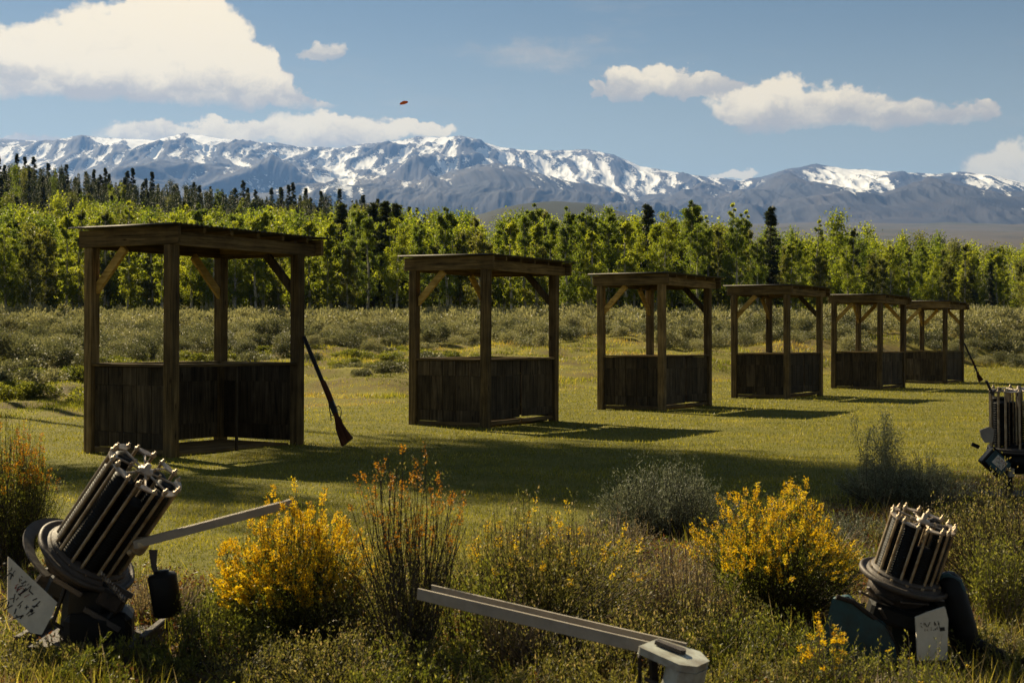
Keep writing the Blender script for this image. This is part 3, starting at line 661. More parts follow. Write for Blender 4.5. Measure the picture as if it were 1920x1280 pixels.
# ------------------------------------------------------------------ clay throwers
def at(px, py, D): return Vector(((px - 960) / F * D, D, CH + (HZ - py) / F * D))
def axes(axis):
    z = Vector(axis).normalized(); x = Vector((1, 0, 0)); x = (x - z * x.dot(z)).normalized(); y = z.cross(x)
    return Matrix((x, y, z)).transposed()
def magazine(root, c, axis, rad, ht, n, fills, seed, rodmat, plate_r, spin=0.0):
    """a carousel of clay stacks between upright rods with a spider on top"""
    rg = np.random.default_rng(seed); A = axes(axis); c = Vector(c)
    W3 = lambda x, y, z: c + A @ Vector((x, y, z))
    def L(prof, m, name, n_=40): g = G(); g.lathe(c, prof, n_, M=A); return g.build(name, M[m], root, True)
    r = plate_r
    L([(0, -.030), (r * .97, -.030), (r, -.024), (r, -.012), (r * .97, -.008), (r * .93, -.008), (r * .92, -.014), (r * .84, -.014), (r * .83, -.004), (r * .70, -.002), (r * .69, -.008), (rad * 1.10, -.008), (rad * 1.08, .010), (0, .010)], 'steel', 'turntable', 64)
    g = G()
    for k in range(14):
        a = 2 * math.pi * k / 14; g.lathe(W3(r * .77 * math.cos(a), r * .77 * math.sin(a), -.004), [(.0, 0), (.007, 0), (.007, .008), (0, .009)], 6, M=A)
    g.build('bolt_ring', M['brass'], root)
    rs = rad * .70; cr = rad * .27
    for k in range(n):
        a = spin + 2 * math.pi * k / n; cx, cy = rs * math.cos(a), rs * math.sin(a)
        h = ht * fills[k % len(fills)]
        if h > .02:
            m = int(h / (.0125 * rad / .155)); prof = [(0, .012)]; st = h / m
            for j in range(m):
                z = .012 + j * st; prof += [(cr * .86, z), (cr, z + st * .25), (cr, z + st * .5), (cr * .86, z + st * .95)]
            prof += [(cr * .6, .012 + h + .004), (0, .012 + h)]
            g = G(); g.lathe(W3(cx, cy, 0), prof, 20, M=A); g.build('clay_stack', M['clay'], root, True)
        for s_, rr in ((-1, rad * .97), (1, rad * .97), (0, rad * .40)):
            a2 = a + s_ * math.pi / n * .62; q = Vector((rr * math.cos(a2), rr * math.sin(a2), 0))
            hh = ht * (1 + rg.uniform(-.01, .03))
            g = G(); rd = .0064 * rad / .155 + .0006
            g.tube([W3(q.x, q.y, 0), W3(q.x, q.y, hh)], rd if s_ else rd * .7, 8, cap=True)
            if s_: g.lathe(W3(q.x, q.y, hh), [(rd * 1.5, -.004), (rd * 1.5, .005), (rd * .7, .008), (rd * .7, .018), (0, .019)], 8, M=A)
            g.build('rod', M[rodmat], root, True)
        # curved bracket plate joining the two rods of a stack, with a spoke to the hub
        g = G(); poly = []
        for t in np.linspace(-1, 1, 9):
            a2 = a + t * math.pi / n * .80; rr = rad * (1.04 - .02 * abs(t)); poly.append((rr * math.cos(a2), rr * math.sin(a2)))
        for t in np.linspace(1, -1, 7):
            a2 = a + t * math.pi / n * .78; rr = rad * (.93 - .14 * (1 - abs(t))); poly.append((rr * math.cos(a2), rr * math.sin(a2)))
        Mt = A.to_4x4(); Mt.translation = W3(0, 0, ht)
        g.prism(poly, .006, Mt)
        g.tube([W3(rad * .12 * math.cos(a), rad * .12 * math.sin(a), ht - .004), W3(rad * .82 * math.cos(a), rad * .82 * math.sin(a), ht - .002)], .0042 * rad / .155 + .0005, 6)
        g.build('top_bracket', M['bright'], root)
    L([(0, ht - .010), (rad * .20, ht - .010), (rad * .22, ht - .004), (rad * .20, ht + .006), (rad * .08, ht + .008), (rad * .07, ht + .03), (0, ht + .032)], 'bright', 'hub', 18)
    L([(0, 0), (rad * .08, 0), (rad * .08, ht), (0, ht)], 'dirt_black', 'spindle', 10)
    return A, W3
def channel(root, a, b, w, h, mat='alu', name='throwing_arm', fork=.16):
    a = Vector(a); b = Vector(b); d = (b - a).normalized(); s = Vector((0, 0, 1)).cross(d).normalized(); u = d.cross(s)
    if u.z < 0: u = -u; s = -s
    L_ = (b - a).length
    g = G(); g.bar(a, a + d * L_ * (1 - fork), w - .012, .004, bev=0)
    for sg in (-1, 1):
        o_ = s * sg * (w / 2 - .0025) + u * (h / 2 - .004)
        g.bar(a + o_, b + o_, .004, h, bev=.0008)
        g.bar(a + o_ + u * (h / 2 + .001) - s * sg * .002, b + o_ + u * (h / 2 + .001) - s * sg * .002, .009, .003, bev=.0006)
    for t in (.08, .5, .9) if fork < .1 else (.05, .55):
        q = a + d * L_ * t + u * .006; g.lathe(q, [(0, 0), (.008, 0), (.008, .004), (0, .005)], 6, M=Matrix((d, s, u)).transposed())
    return g.build(name, M[mat], root)
def board(root, pts, t, mat, name, bev=.003):
    """flat board from 3D corner points, thickness t away from the viewer"""
    P = [Vector(p) for p in pts]; nrm = Vector((0, 0, 0)); cen = sum(P, Vector()) / len(P)
    for i in range(len(P)): nrm += (P[i] - cen).cross(P[(i + 1) % len(P)] - cen)
    nrm.normalize(); P = [p - nrm * (p - cen).dot(nrm) for p in P]
    if nrm.y < 0: nrm = -nrm
    n = len(P); v = np.array([tuple(p) for p in P] + [tuple(p + nrm * t) for p in P])
    g = G(); g.add(v, np.array([[i, (i + 1) % n, n + (i + 1) % n, n + i] for i in range(n)])); g.add(v, np.array([list(range(n))[::-1]])); g.add(v, np.array([list(range(n, 2 * n))]))
    o = g.build(name, M[mat], root); b = o.modifiers.new('bevel', 'BEVEL'); b.width = bev; b.segments = 2; return o, nrm
def scribble(parent, O, ux, uy, nrm, rows, mat='ink', seed=5):
    """rows of worn hand-painted marks: (x0, x1, y, height) in board units"""
    rg = np.random.default_rng(seed); g = G(); off = -nrm * .0015
    for x0, x1, y, h in rows:
        x = x0
        while x < x1:
            w = h * rg.uniform(.35, .75)
            if rg.random() < .88:
                for _ in range(rg.integers(2, 4)):
                    a = (x + w * rg.choice([0, .5, 1]), y + h * rg.choice([-.5, 0, .5])); b = (x + w * rg.choice([0, .5, 1]), y + h * rg.choice([-.5, 0, .5]))
                    A_ = O + ux * a[0] + uy * a[1] + off; B_ = O + ux * b[0] + uy * b[1] + off
                    if (B_ - A_).length > h * .25: g.bar(A_, B_, h * .13, .0012, up=tuple(nrm))
            x += w + h * .22
    if g.p: return g.build('lettering', M[mat], parent)
def body_block(root, pts_boxes, mat, name):
    g = G()
    for c, d, rot in pts_boxes:
        Mr = Matrix.Rotation(rot[2], 3, 'Z') @ Matrix.Rotation(rot[1], 3, 'Y') @ Matrix.Rotation(rot[0], 3, 'X')
        g.box(c, d, M=Mr, bev=min(d) * .18)
    return g.build(name, M[mat], root)
def ground_root(name, x, y):
    r = bpy.data.objects.new(name, None); COL.objects.link(r); r.location = (x, y, hz(x, y)); return r
def rehome(root):
    """parts were laid out in world space: make them local to their thing"""
    bpy.context.view_layer.update()
    inv = Matrix.Translation(-root.location)
    for o in root.children: o.matrix_parent_inverse = inv

# left foreground machine, tilted hard over
D1 = 5.6; root = ground_root('clay_thrower', -1.66, D1)
c = at(168, 1036, D1); A, W3 = magazine(root, c, (.63, -.24, .857), .155, .435, 8, [.93, .90, .0, .93, .86, .92, .78, .9], 3, 'brass', .212, .3)
g = G(); g.lathe(c, [(0, -.16), (.085, -.16), (.10, -.12), (.15, -.09), (.17, -.035), (0, -.035)], 32, M=A); g.build('gear_housing', M['dirt_black'], root, True)
g = G()
for k_ in range(26):      # the guard only runs round the left side
    a0 = R(95 + k_ * 6); a1 = R(95 + (k_ + 1) * 6)
    pts_ = [c + A @ Vector((r_ * math.cos(a_), r_ * math.sin(a_), z_)) for a_ in (a0, a1) for r_, z_ in ((.215, -.06), (.262, -.052), (.262, -.044), (.215, -.052))]
    g.add(np.array([tuple(q) for q in pts_]), np.array([(0, 1, 5, 4), (1, 2, 6, 5), (2, 3, 7, 6), (3, 0, 4, 7), (0, 3, 2, 1), (4, 5, 6, 7)]))
g.build('guard_ring', M['steel'], root)
bz = c.z - .10
body_block(root, [((c.x + .01, D1, bz * .52), (.20, .22, bz * .95), (0, R(6), 0)), ((c.x + .05, D1 - .03, bz * .30), (.26, .24, .14), (0, 0, R(12))), ((c.x - .03, D1 + .03, bz * .75), (.27, .20, .10), (0, R(24), 0))], 'black', 'housing')
g = G(); g.box((c.x + .02, D1, .03), (.52, .42, .02), bev=.004)
for sx in (-1, 1): g.box((c.x + .02 + sx * .24, D1, .055), (.03, .42, .05), bev=.004)
g.build('base_frame', M['dirt_black'], root)
g = G(); g.tube([c + Vector((.09, -.10, -.10)), c + Vector((.13, -.12, -.22)), c + Vector((.06, -.14, -.30))], .012, 8); g.tube([c + Vector((-.06, -.12, -.12)), c + Vector((-.10, -.14, -.25)), c + Vector((0, -.13, -.33))], .009, 8); g.build('strand', M['black'], root, True)
g = G(); g.box((c.x - .16, D1 + .02, c.z - .14), (.13, .10, .12), M=Matrix.Rotation(R(40), 3, 'Y'), bev=.012); g.build('gearbox', M['dirt_black'], root); g = G(); g.box((c.x + .12, D1 - .10, c.z - .17), (.10, .08, .07), M=Matrix.Rotation(R(28), 3, 'Y'), bev=.008); g.build('control_unit', M['dirt_black'], root)
g = G(); t_ = np.linspace(0, 1, 60); sp = [c + Vector((.10 + .09 * q, -.17 - .01 * math.sin(q * 70), -.06 - .10 * q + .012 * math.cos(q * 70))) for q in t_]; g.tube(sp, .0035, 5); g.build('spring', M['bright'], root, True)
for dx, dz, l_ in ((-.10, -.08, .16), (.02, -.20, .2), (.14, -.11, .10)):
    g = G(); g.bar(c + Vector((dx, -.135, dz)), c + Vector((dx + l_ * .7, -.135, dz - l_ * .42)), .010, .022, bev=.002); g.build('strap', M['steel'], root)
channel(root, at(252, 1026, D1 - .12), at(549, 948, D1 + .02), .034, .030, fork=.22)
g = G(); g.lathe(at(262, 1022, D1 - .1), [(0, -.03), (.028, -.03), (.032, -.02), (.032, .02), (.018, .03), (0, .035)], 16, M=A); g.tube([at(240, 1036, D1 - .1), at(272, 1019, D1 - .1)], .016, 10); g.build('arm_joint', M['brass'], root, True)
g = G(); g.prism([(0, 0), (.035, .0), (.030, -.06), (.045, -.12), (.030, -.12), (.010, -.07)], .008, Matrix.Translation(at(279, 1030, D1 - .1)) @ Matrix(((1, 0, 0, 0), (0, 0, 1, 0), (0, 1, 0, 0), (0, 0, 0, 1)))); g.build('hanger', M['steel'], root)
A2 = axes((-.14, -.06, 1)); g = G(); g.lathe(at(309, 1112, D1 - .1), [(0, -.088), (.050, -.088), (.056, -.080), (.057, .070), (.052, .078), (.030, .082), (.028, .092), (0, .094)], 28, M=A2)
g.build('counterweight', M['black'], root, True)
pc = [at(15, 1042, 5.30), at(108, 1129, 5.34), at(98, 1152, 5.33), at(78, 1189, 5.31), at(58, 1186, 5.29), at(14, 1145, 5.26)]
o, nrm = board(root, pc, .018, 'plate', 'name_plate', .006)
O_ = pc[0] - nrm * (pc[0] - sum(pc, Vector()) / 6).dot(nrm); ux = pc[1] - pc[0]; ux = (ux - nrm * ux.dot(nrm)).normalized(); uy = -nrm.cross(ux); uy = uy if uy.z > 0 else -uy
scribble(o, O_, ux, uy, nrm, [(.04, .15, -.030, .020), (.05, .21, -.056, .034), (.12, .22, -.095, .026), (.05, .19, -.135, .036)], 'ink', 5)
scribble(o, O_, ux, uy, nrm, [(.085, .17, -.058, .020)], 'redink', 8)
g = G()
for q in ((.015, -.030), (.035, -.075), (.21, -.085)):
    p = O_ + ux * q[0] + uy * q[1] - nrm * .001; g.lathe(p, [(0, 0), (.0075, 0), (.006, .003), (0, .004)], 10, M=axes(tuple(-nrm)))
s_ = g.build('screw', M['dirt_black'], o)
tag(root, 'left foreground clay thrower, tilted hard over, steel rods full of black clays, cream plate', 'clay thrower', 'clay throwers set among the shrubs'); rehome(root)

# right foreground machine
D2 = 5.3; root = ground_root('clay_thrower', 1.50, D2)
c = at(1697, 1076, D2); A, W3 = magazine(root, c, (.245, -.22, .94), .122, .222, 8, [.90, .93, .4, .8, .86, .92, .6, .9], 9, 'brass', .172, .1)
g = G(); g.lathe(c, [(0, -.13), (.09, -.13), (.12, -.10), (.125, -.035), (0, -.035)], 32, M=A); g.build('gear_housing', M['dirt_black'], root, True)
bz = c.z - .08
body_block(root, [((c.x + .02, D2, bz * .5), (.20, .20, bz * .96), (0, 0, R(8))), ((c.x - .04, D2 - .04, bz - .07), (.22, .16, .07), (0, R(16), R(-10))), ((c.x + .10, D2, bz - .03), (.16, .12, .05), (0, R(8), 0))], 'black', 'housing')
g = G(); g.box((c.x, D2, .03), (.46, .38, .02), bev=.004); g.build('base_frame', M['dirt_black'], root)
# green-blue side cover, bent over the frame
pts = [(1560, 1122), (1590, 1117), (1622, 1148), (1658, 1172), (1678, 1212), (1684, 1262), (1640, 1290), (1580, 1290), (1548, 1240), (1546, 1180)]
o, n_ = board(root, [at(px, py, D2 - .10 - .0006 * (px - 1560)) for px, py in pts], .05, 'teal', 'side_cover', .012)
g = G(); q = [at(px, py, D2 - .14) for px, py in ((1568, 1118), (1600, 1128), (1640, 1160), (1668, 1186), (1682, 1225))]
g.tube(q, .009, 8); g.build('edge_strip', M['dirt_black'], root, True)
g = G()
rg = np.random.default_rng(4)
for px, py, dx, dy in ((1580, 1122, 40, 12), (1612, 1108, 40, 22), (1600, 1132, 30, 18), (1640, 1112, 34, 20), (1628, 1100, 20, 24), (1650, 1140, 10, 20), (1690, 1128, 50, 4), (1740, 1120, 30, 6)):
    g.bar(at(px, py, D2 - .13), at(px + dx, py + dy, D2 - .11), .012 + rg.random() * .012, .008, bev=.002)
g.build('linkage', M['steel'], root)
o, nrm = board(root, [at(px, py, D2 - .20) for px, py in ((1717, 1157), (1738, 1148), (1772, 1137), (1778, 1160), (1776, 1236), (1721, 1238))], .012, 'plate', 'name_plate', .004)
O_ = at(1718, 1160, D2 - .20); ux = Vector((1, 0, .15)); ux = (ux - nrm * ux.dot(nrm)).normalized(); uy = -nrm.cross(ux); uy = uy if uy.z > 0 else -uy
scribble(o, O_, ux, uy, nrm, [(.012, .085, -.026, .016), (.015, .08, -.044, .010)], 'ink', 15)
g = G(); g.bar(O_ + ux * .08 + uy * -.05 - nrm * .001, O_ + ux * .098 + uy * -.05 - nrm * .001, .014, .001, up=tuple(nrm)); g.build('stain', M['ink'], o)
# tall black motor cover with a thick hose
A2 = axes((-.26, .02, 1)); g = G(); prof = [(0, -.165), (.040, -.165), (.052, -.15), (.056, -.05), (.054, .06), (.046, .13), (.030, .158), (0, .165)]
g.lathe(at(1795, 1150, D2 - .02), prof, 28, M=A2 @ Matrix.Diagonal((1.0, 1.3, 1.0))); g.build('motor_cover', M['black'], root, True)
g = G(); g.tube([at(1800, 1205, D2 - .04), at(1830, 1205, D2 - .05), at(1865, 1222, D2 - .08), at(1915, 1240, D2 - .1), at(1990, 1262, D2 - .1)], [.028, .026, .021, .019, .018], 14); g.build('hose', M['black'], root, True)
g = G(); g.tube([at(1757, 1085, D2 - .02), at(1778, 1078, D2 - .05), at(1800, 1090, D2 - .06), at(1806, 1108, D2 - .06)], .011, 10); g.build('bracket', M['teal'], root, True)
tag(root, 'right foreground clay thrower with short rusty rod cage, pale plate and black motor', 'clay thrower', 'clay throwers set among the shrubs'); rehome(root)

# dark machine at the right edge, further back
D3 = 11.0; root = ground_root('clay_thrower', at(1895, 900, D3).x, D3)
c = at(1912, 838, D3); A, W3 = magazine(root, c, (-.03, -.05, 1), .225, .455, 8, [.80, .0, .74, .84, .78, .0, .82, .76], 13, 'brass', .25, .2)
g = G(); g.lathe(c, [(0, -.20), (.12, -.20), (.20, -.15), (.22, -.035), (0, -.035)], 28, M=A); g.build('gear_housing', M['black'], root, True)
g = G(); g.tube([at(1862, 740, D3 - .1), at(1856, 728, D3 - .12), at(1849, 713, D3 - .14)], [.012, .011, .010], 8); g.tube([at(1857, 736, D3 - .1), at(1877, 728, D3 - .06)], .009, 6); g.build('rod_hook', M['steel'], root, True)
cx = (1853 - 960) / F * D3; cz = at(0, 863, D3).z
Mr = Matrix.Rotation(R(42), 3, 'Y')
g = G(); g.box((cx, D3 - .16, cz), (.20, .10, .155), M=Mr, bev=.008); bx = g.build('control_box', M['black'], root)
g = G(); g.box((cx + .004, D3 - .214, cz), (.165, .008, .12), M=Mr, bev=.002); g.build('box_front', M['teal'], bx)
g = G(); g.box((cx + .014, D3 - .219, cz + .002), (.10, .006, .075), M=Mr, bev=.001); lb = g.build('sticker', M['plate'], bx)
Ox = Vector((cx + .014, D3 - .2225, cz + .002)); ux = Mr @ Vector((1, 0, 0)); uy = Mr @ Vector((0, 0, 1))
scribble(lb, Ox, ux, uy, Vector((0, 1, 0)), [(-.042, .040, .020, .018)], 'redink', 21); scribble(lb, Ox, ux, uy, Vector((0, 1, 0)), [(-.042, .040, -.004, .018), (-.03, .040, -.026, .012)], 'ink', 22)
board(root, [at(px, py, D3 - .12) for px, py in ((1838, 806), (1854, 800), (1864, 804), (1862, 828), (1848, 830), (1840, 818))], .02, 'alu', 'mount_plate', .004)
g = G(); g.bar(at(1822, 832, D3 - .16), at(1836, 838, D3 - .16), .02, .03, bev=.004); g.build('catch', M['black'], root)
p = at(1890, 900, D3); g = G(); g.tube([(p.x, D3, .02), (p.x, D3, .30)], .035, 14); g.tube([(p.x - .045, D3 - .03, .02), (p.x - .03, D3 - .03, .25)], .006, 6); g.build('pedestal', M['black'], root, True)
g = G(); g.box((p.x + .05, D3, .02), (.50, .42, .02), bev=.004); g.build('foot_plate', M['dirt_black'], root)
body_block(root, [((c.x - .02, D3, .34), (.34, .28, .16), (0, R(-8), 0)), ((c.x + .10, D3 - .05, .24), (.18, .2, .14), (0, 0, 0))], 'black', 'housing')
g = G(); g.box((at(1881, 880, D3).x, D3 - .17, at(0, 882, D3).z), (.05, .03, .07), bev=.005); g.build('switch', M['alu'], root)
tag(root, 'dark clay thrower cut off by the right edge, upright black stacks, tilted box with sticker', 'clay thrower', 'clay throwers set among the shrubs'); rehome(root)

# machine below the frame: its long arm and pale head
a = Vector((-.30, 4.74, .355)); b = Vector((.515, 4.24, .262)); root = ground_root('clay_thrower', .58, 4.2)
channel(root, b, a, .088, .036, fork=.04)
g = G(); hd = [(-.105, -.075), (.045, -.100), (.085, -.060), (.088, .030), (.035, .085), (-.10, .065)]
Mt = Matrix.Translation((.495, 4.20, .228)) @ Matrix.Rotation(R(-30), 4, 'Z') @ Matrix.Rotation(R(13), 4, 'Y')
g.prism(hd, .022, Mt @ Matrix.Translation((0, 0, .046))); g.prism([(x_ * .97 + .004, y_ * .97) for x_, y_ in hd[1:5]] + [(-.005, .06), (-.012, -.07)], .13, Mt @ Matrix.Translation((0, 0, -.032)))
o = g.build('head_casting', M['paleteal'], root); bv = o.modifiers.new('bevel', 'BEVEL'); bv.width = .010; bv.segments = 3; bv.limit_method = 'ANGLE'
g = G(); g.bar(Mt @ Vector((-.10, -.06, .03)), Mt @ Vector((-.07, -.05, -.12)), .012, .05, bev=.003); g.bar(Mt @ Vector((-.085, .0, .03)), Mt @ Vector((-.02, -.02, -.15)), .02, .03, bev=.003)
g.tube([Mt @ Vector((-.06, -.075, -.03)), Mt @ Vector((.03, -.098, -.03))], .007, 8); g.build('bracket', M['dirt_black'], root)
g = G(); g.prism([(-.06, -.012), (.03, -.018), (.04, .0), (.03, .018), (-.06, .012)], .012, Mt @ Matrix.Translation((-.02, 0, .066))); g.build('latch', M['steel'], root)
g = G(); g.tube([(.53, 4.2, .0), (.53, 4.2, .17)], .05, 18); g.lathe((.53, 4.2, .012), [(0, 0), (.16, 0), (.16, .012), (.06, .02), (0, .02)], 28); g.build('pedestal', M['paleteal'], root, True)
g = G(); g.tube([(.44, 4.14, .17), (.41, 4.12, .10), (.44, 4.10, .04)], [.018, .022, .015], 10); g.build('lever', M['dirt_black'], root, True)
for q in ((.43, 4.19), (.49, 4.12)):
    g = G(); g.lathe((q[0], q[1], .268), [(0, -.004), (.011, -.004), (.011, .006), (.006, .008), (0, .008)], 6); g.build('bolt', M['steel'], root)
tag(root, 'clay thrower below the middle of the frame, long grey channel arm on a pale head', 'clay thrower', 'clay throwers set among the shrubs'); rehome(root)

# dark strip on the soil at bottom left, drawn as a thin black tube
xs = np.linspace(-2.3, -.9, 24); pts = [(x, 5.05 + .25 * math.sin(x * 3.1) * .4 + .10 * (x + 2), 0) for x in xs]
pts = [(x, y, hz(x, y) + .018) for x, y, _ in pts]
g = G(); g.tube(pts, .014, 8); o = g.build('strand', M['black'], None, True); tag(o, 'black cable lying on the soil in the bottom left corner', 'strand')

# ------------------------------------------------------------------ shrubs near the camera
def make_bush(name, loc, h, rad, nst, seed, leaf, stem, nleaf=34, ls=.014, flower=None, fsel=1.0, fsize=.007, fn=22, fl=.05, t0=.2, flat=.45, sr=.0018, lw=.32, base=.25, squash=1.0, spike=0.0, droop=.0, lsp=.5, fside=0.0):
    rg = np.random.default_rng(seed); root = bpy.data.objects.new(name, None); COL.objects.link(root)
    x, y = loc; root.location = (x, y, hz(x, y) - .01)
    th = rg.random(nst) * 2 * np.pi; rho = np.sqrt(rg.random(nst)) * rad
    lump = 1 + .26 * np.sin(th * 2 + seed) + .18 * np.sin(th * 5 + seed * 2)
    tip = np.stack([rho * np.cos(th) * lump, rho * np.sin(th) * lump * squash, h * (1 - flat * (rho / rad) ** 2) * rg.uniform(.62, 1.06, nst) * (1 + .12 * np.sin(th * 3 + seed * 3))], 1)
    if spike: tip[:, 2] *= 1 + spike * (rg.random(nst) < .12)
    b0 = np.stack([rho * np.cos(th) * base, rho * np.sin(th) * base, np.zeros(nst)], 1) + rg.normal(size=(nst, 3)) * [.01, .01, 0]
    K = 7; t = np.linspace(0, 1, K)[None, :, None]
    out = np.stack([np.cos(th), np.sin(th), np.zeros(nst)], 1)[:, None] * rad * .12
    P = b0[:, None] + (tip - b0)[:, None] * np.concatenate([t ** 1.25, t ** 1.25, t ** .85], 2) + out * np.sin(t * np.pi) + np.cumsum(rg.normal(size=(nst, K, 3)) * .006 * (h / .5), 1) * np.array([1, 1, .3])
    rr = np.repeat(sr * (1.15 - .85 * np.linspace(0, 1, K))[None], nst, 0) * rg.uniform(.7, 1.5, (nst, 1))
    v, f = tubes(P, rr, 4); obj('stems', make_mesh('stems', [(v, f, 0)], [M[stem]]), root)
    def along(n, lo, hi=1.0, pw=1.0):
        si = np.repeat(np.arange(nst), n); tt = lo + (hi - lo) * rg.random(len(si)) ** pw
        k = np.clip((tt * (K - 1)).astype(int), 0, K - 2); fr = tt * (K - 1) - k
        p = P[si, k] * (1 - fr[:, None]) + P[si, k + 1] * fr[:, None]; d = unit(P[si, k + 1] - P[si, k]); return si, tt, p, d
    si, tt, p, d = along(nleaf, t0)
    jit = rg.normal(size=p.shape) * .014 * (h / .5)
    V, Fq, vv = leaves(p + jit, ls * rg.uniform(.6, 1.4, len(p)), ls * lw * rg.uniform(.8, 1.3, len(p)), rg, D=d, spread=lsp, v=np.clip(rg.normal(.42, .22, len(p)) + .18 * (tt - .6), 0, 1))
    obj('foliage', make_mesh('foliage', [(V, Fq, 0, vv)], [M[leaf]]), root)
    if flower:
        ok = rg.random(nst) < fsel
        if fside: ok &= (tip[:, 2] > h * fside)
        idx = np.where(ok)[0]
        n = int(fn); si = np.repeat(idx, n); d = unit(P[si, -1] - P[si, -2])
        l = rg.random(len(si)) ** .8 * fl * (h / .5) * np.repeat(rg.uniform(.5, 1.3, len(idx)), n)
        ang = rg.random(len(si)) * 2 * np.pi; rad_ = fsize * 1.1 * rg.random(len(si)) ** .5
        o_ = np.stack([np.cos(ang), np.sin(ang), np.zeros(len(si))], 1) * rad_[:, None]
        pp = P[si, -1] - d * l[:, None] * .6 + d * fl * .35 * 0 + o_
        V, Fq, vv = leaves(pp, fsize * rg.uniform(.7, 1.4, len(pp)), fsize * .75, rg, D=d + o_ / fsize, spread=.5, v=np.clip(rg.normal(.5, .25, len(pp)) + np.repeat(rg.normal(0, .15, len(idx)), n), 0, 1))
        if len(idx) <= 90:
            for q in range(len(idx)):
                sl_ = slice(q * n * 4, (q + 1) * n * 4); obj('flower_spike', make_mesh('flower_spike', [(V[sl_], Fq[:n], 0, vv[sl_])], [M[flower]]), root)
        else: obj('flowers', make_mesh('flowers', [(V, Fq, 0, vv)], [M[flower]]), root)
    return root
GB = 'shrubs in the foreground'
def X(px, D): return (px - 960) / F * D
tag(make_bush('rabbitbrush', (X(548, 5.6), 5.65), .59, .35, 680, 31, 'shrub_green', 'stem', 48, .014, 'flower', .95, .0078, 56, .09, t0=.18, flat=.62, fside=.42), 'wide rabbitbrush covered in orange-yellow flowers right of the left clay thrower', 'shrub', GB)
tag(make_bush('rabbitbrush', (X(765, 5.1), 5.1), 0.80, .20, 150, 2, 'shrub_mix', 'stem', 60, .011, 'flower_rust', .6, .0070, 34, .075, t0=.25, flat=.25, sr=.0026, base=.14, fside=.62), 'tall brown twiggy rabbitbrush with rusty orange tips at the middle of the foreground', 'shrub', GB)
tag(make_bush('rabbitbrush', (X(1010, 5.6), 5.7), .54, .46, 620, 3, 'shrub_mix', 'stem', 56, .015, 'flower', .22, .008, 26, .08, t0=.12, flat=.35, fside=.6, spike=.1), 'loose green and pinkish rabbitbrush with few yellow tips behind the long grey arm', 'shrub', GB)
tag(make_bush('rabbitbrush', (X(1465, 6.1), 6.15), .60, .39, 640, 4, 'shrub_green', 'stem', 46, .014, 'flower', .78, .0076, 42, .095, t0=.18, flat=.50, fside=.45), 'rabbitbrush with bright yellow flowered top left of the right clay thrower', 'shrub', GB)
tag(make_bush('rabbitbrush', (X(1545, 4.78), 4.78), .30, .10, 46, 5, 'shrub_green', 'stem_pale', 22, .012, 'flower', .8, .0075, 26, .06, t0=.2, flat=.3, base=.5), 'small yellow flowering sprigs in front of the right clay thrower cover', 'shrub', GB)
tag(make_bush('green_shrub', (X(1665, 4.72), 4.72), .17, .26, 260, 6, 'shrub_green', 'stem_pale', 22, .013, 'flower', .05, .006, 14, .04, t0=.1, flat=.3, base=.8, spike=.35), 'low pale green sprigs at the foot of the right clay thrower', 'shrub', GB)
tag(make_bush('green_shrub', (X(1905, 6.4), 6.5), .60, .42, 520, 7, 'shrub_mix', 'stem', 30, .014, None, t0=.15, flat=.35, spike=.12), 'green and reddish shrub at the right edge behind the right clay thrower', 'shrub', GB)
tag(make_bush('green_shrub', (X(1880, 5.9), 5.95), .42, .16, 150, 17, 'shrub_green', 'stem_pale', 34, .018, None, t0=.1, flat=.3, lw=.26), 'bright green upright shrub just right of the black motor cover', 'shrub', GB)
tag(make_bush('sagebrush', (X(1245, 9.2), 9.0), .50, .36, 420, 8, 'sage_dark', 'stem', 44, .020, None, t0=.1, flat=.5, lw=.24, base=.6, spike=.15), 'dark round sagebrush on the edge of the mown lawn, right of centre', 'shrub', GB)
tag(make_bush('sagebrush', (X(1180, 9.3), 9.0), .24, .30, 260, 18, 'sage_dark', 'stem', 34, .018, None, t0=.1, flat=.5, lw=.24, base=.6), 'low grey sagebrush at the left foot of the dark round one', 'shrub', GB)
tag(make_bush('sagebrush', (X(1690, 10.3), 10.3), .40, .42, 420, 9, 'sage_dark', 'stem', 44, .021, None, t0=.1, flat=.5, lw=.24, base=.6, spike=.15), 'broad grey sagebrush left of the dark clay thrower at the right edge', 'shrub', GB)
tag(make_bush('sagebrush', (X(1645, 10.1), 10.1), .78, .17, 16, 10, 'sage_dark', 'stem', 420, .020, None, t0=.15, flat=.25, lw=.24, base=.7, lsp=.7), 'clump of tall dark sage spikes rising above the broad grey sagebrush', 'shrub', GB)
tag(make_bush('rabbitbrush', (X(15, 7.5), 7.5), .80, .31, 560, 11, 'shrub_green', 'stem', 36, .015, 'flower_rust', .45, .008, 26, .07, t0=.15, flat=.40, fside=.6), 'dark rabbitbrush with rusty orange tips at the left edge behind the left clay thrower', 'shrub', GB)
tag(make_bush('dry_shrub', (X(1265, 6.1), 6.2), .30, .25, 300, 12, 'dry', 'stem_pale', 24, .011, None, t0=.2, flat=.4, lw=.3), 'pale dry tangled shrub just left of the right yellow rabbitbrush', 'shrub', GB)
tag(make_bush('green_shrub', (X(700, 5.3), 4.95), .24, .32, 231, 13, 'shrub_mix', 'stem', 26, .013, None, t0=.05, flat=.4, base=.7), 'low dark green shrub under the tall brown rabbitbrush, beside the arm tip', 'shrub', GB)
tag(make_bush('green_shrub', (X(1100, 5.2), 5.15), .27, .34, 253, 14, 'shrub_mix', 'stem', 26, .013, None, t0=.05, flat=.4, base=.7), 'low leafy shrub with reddish leaves in front of the loose pinkish rabbitbrush', 'shrub', GB)
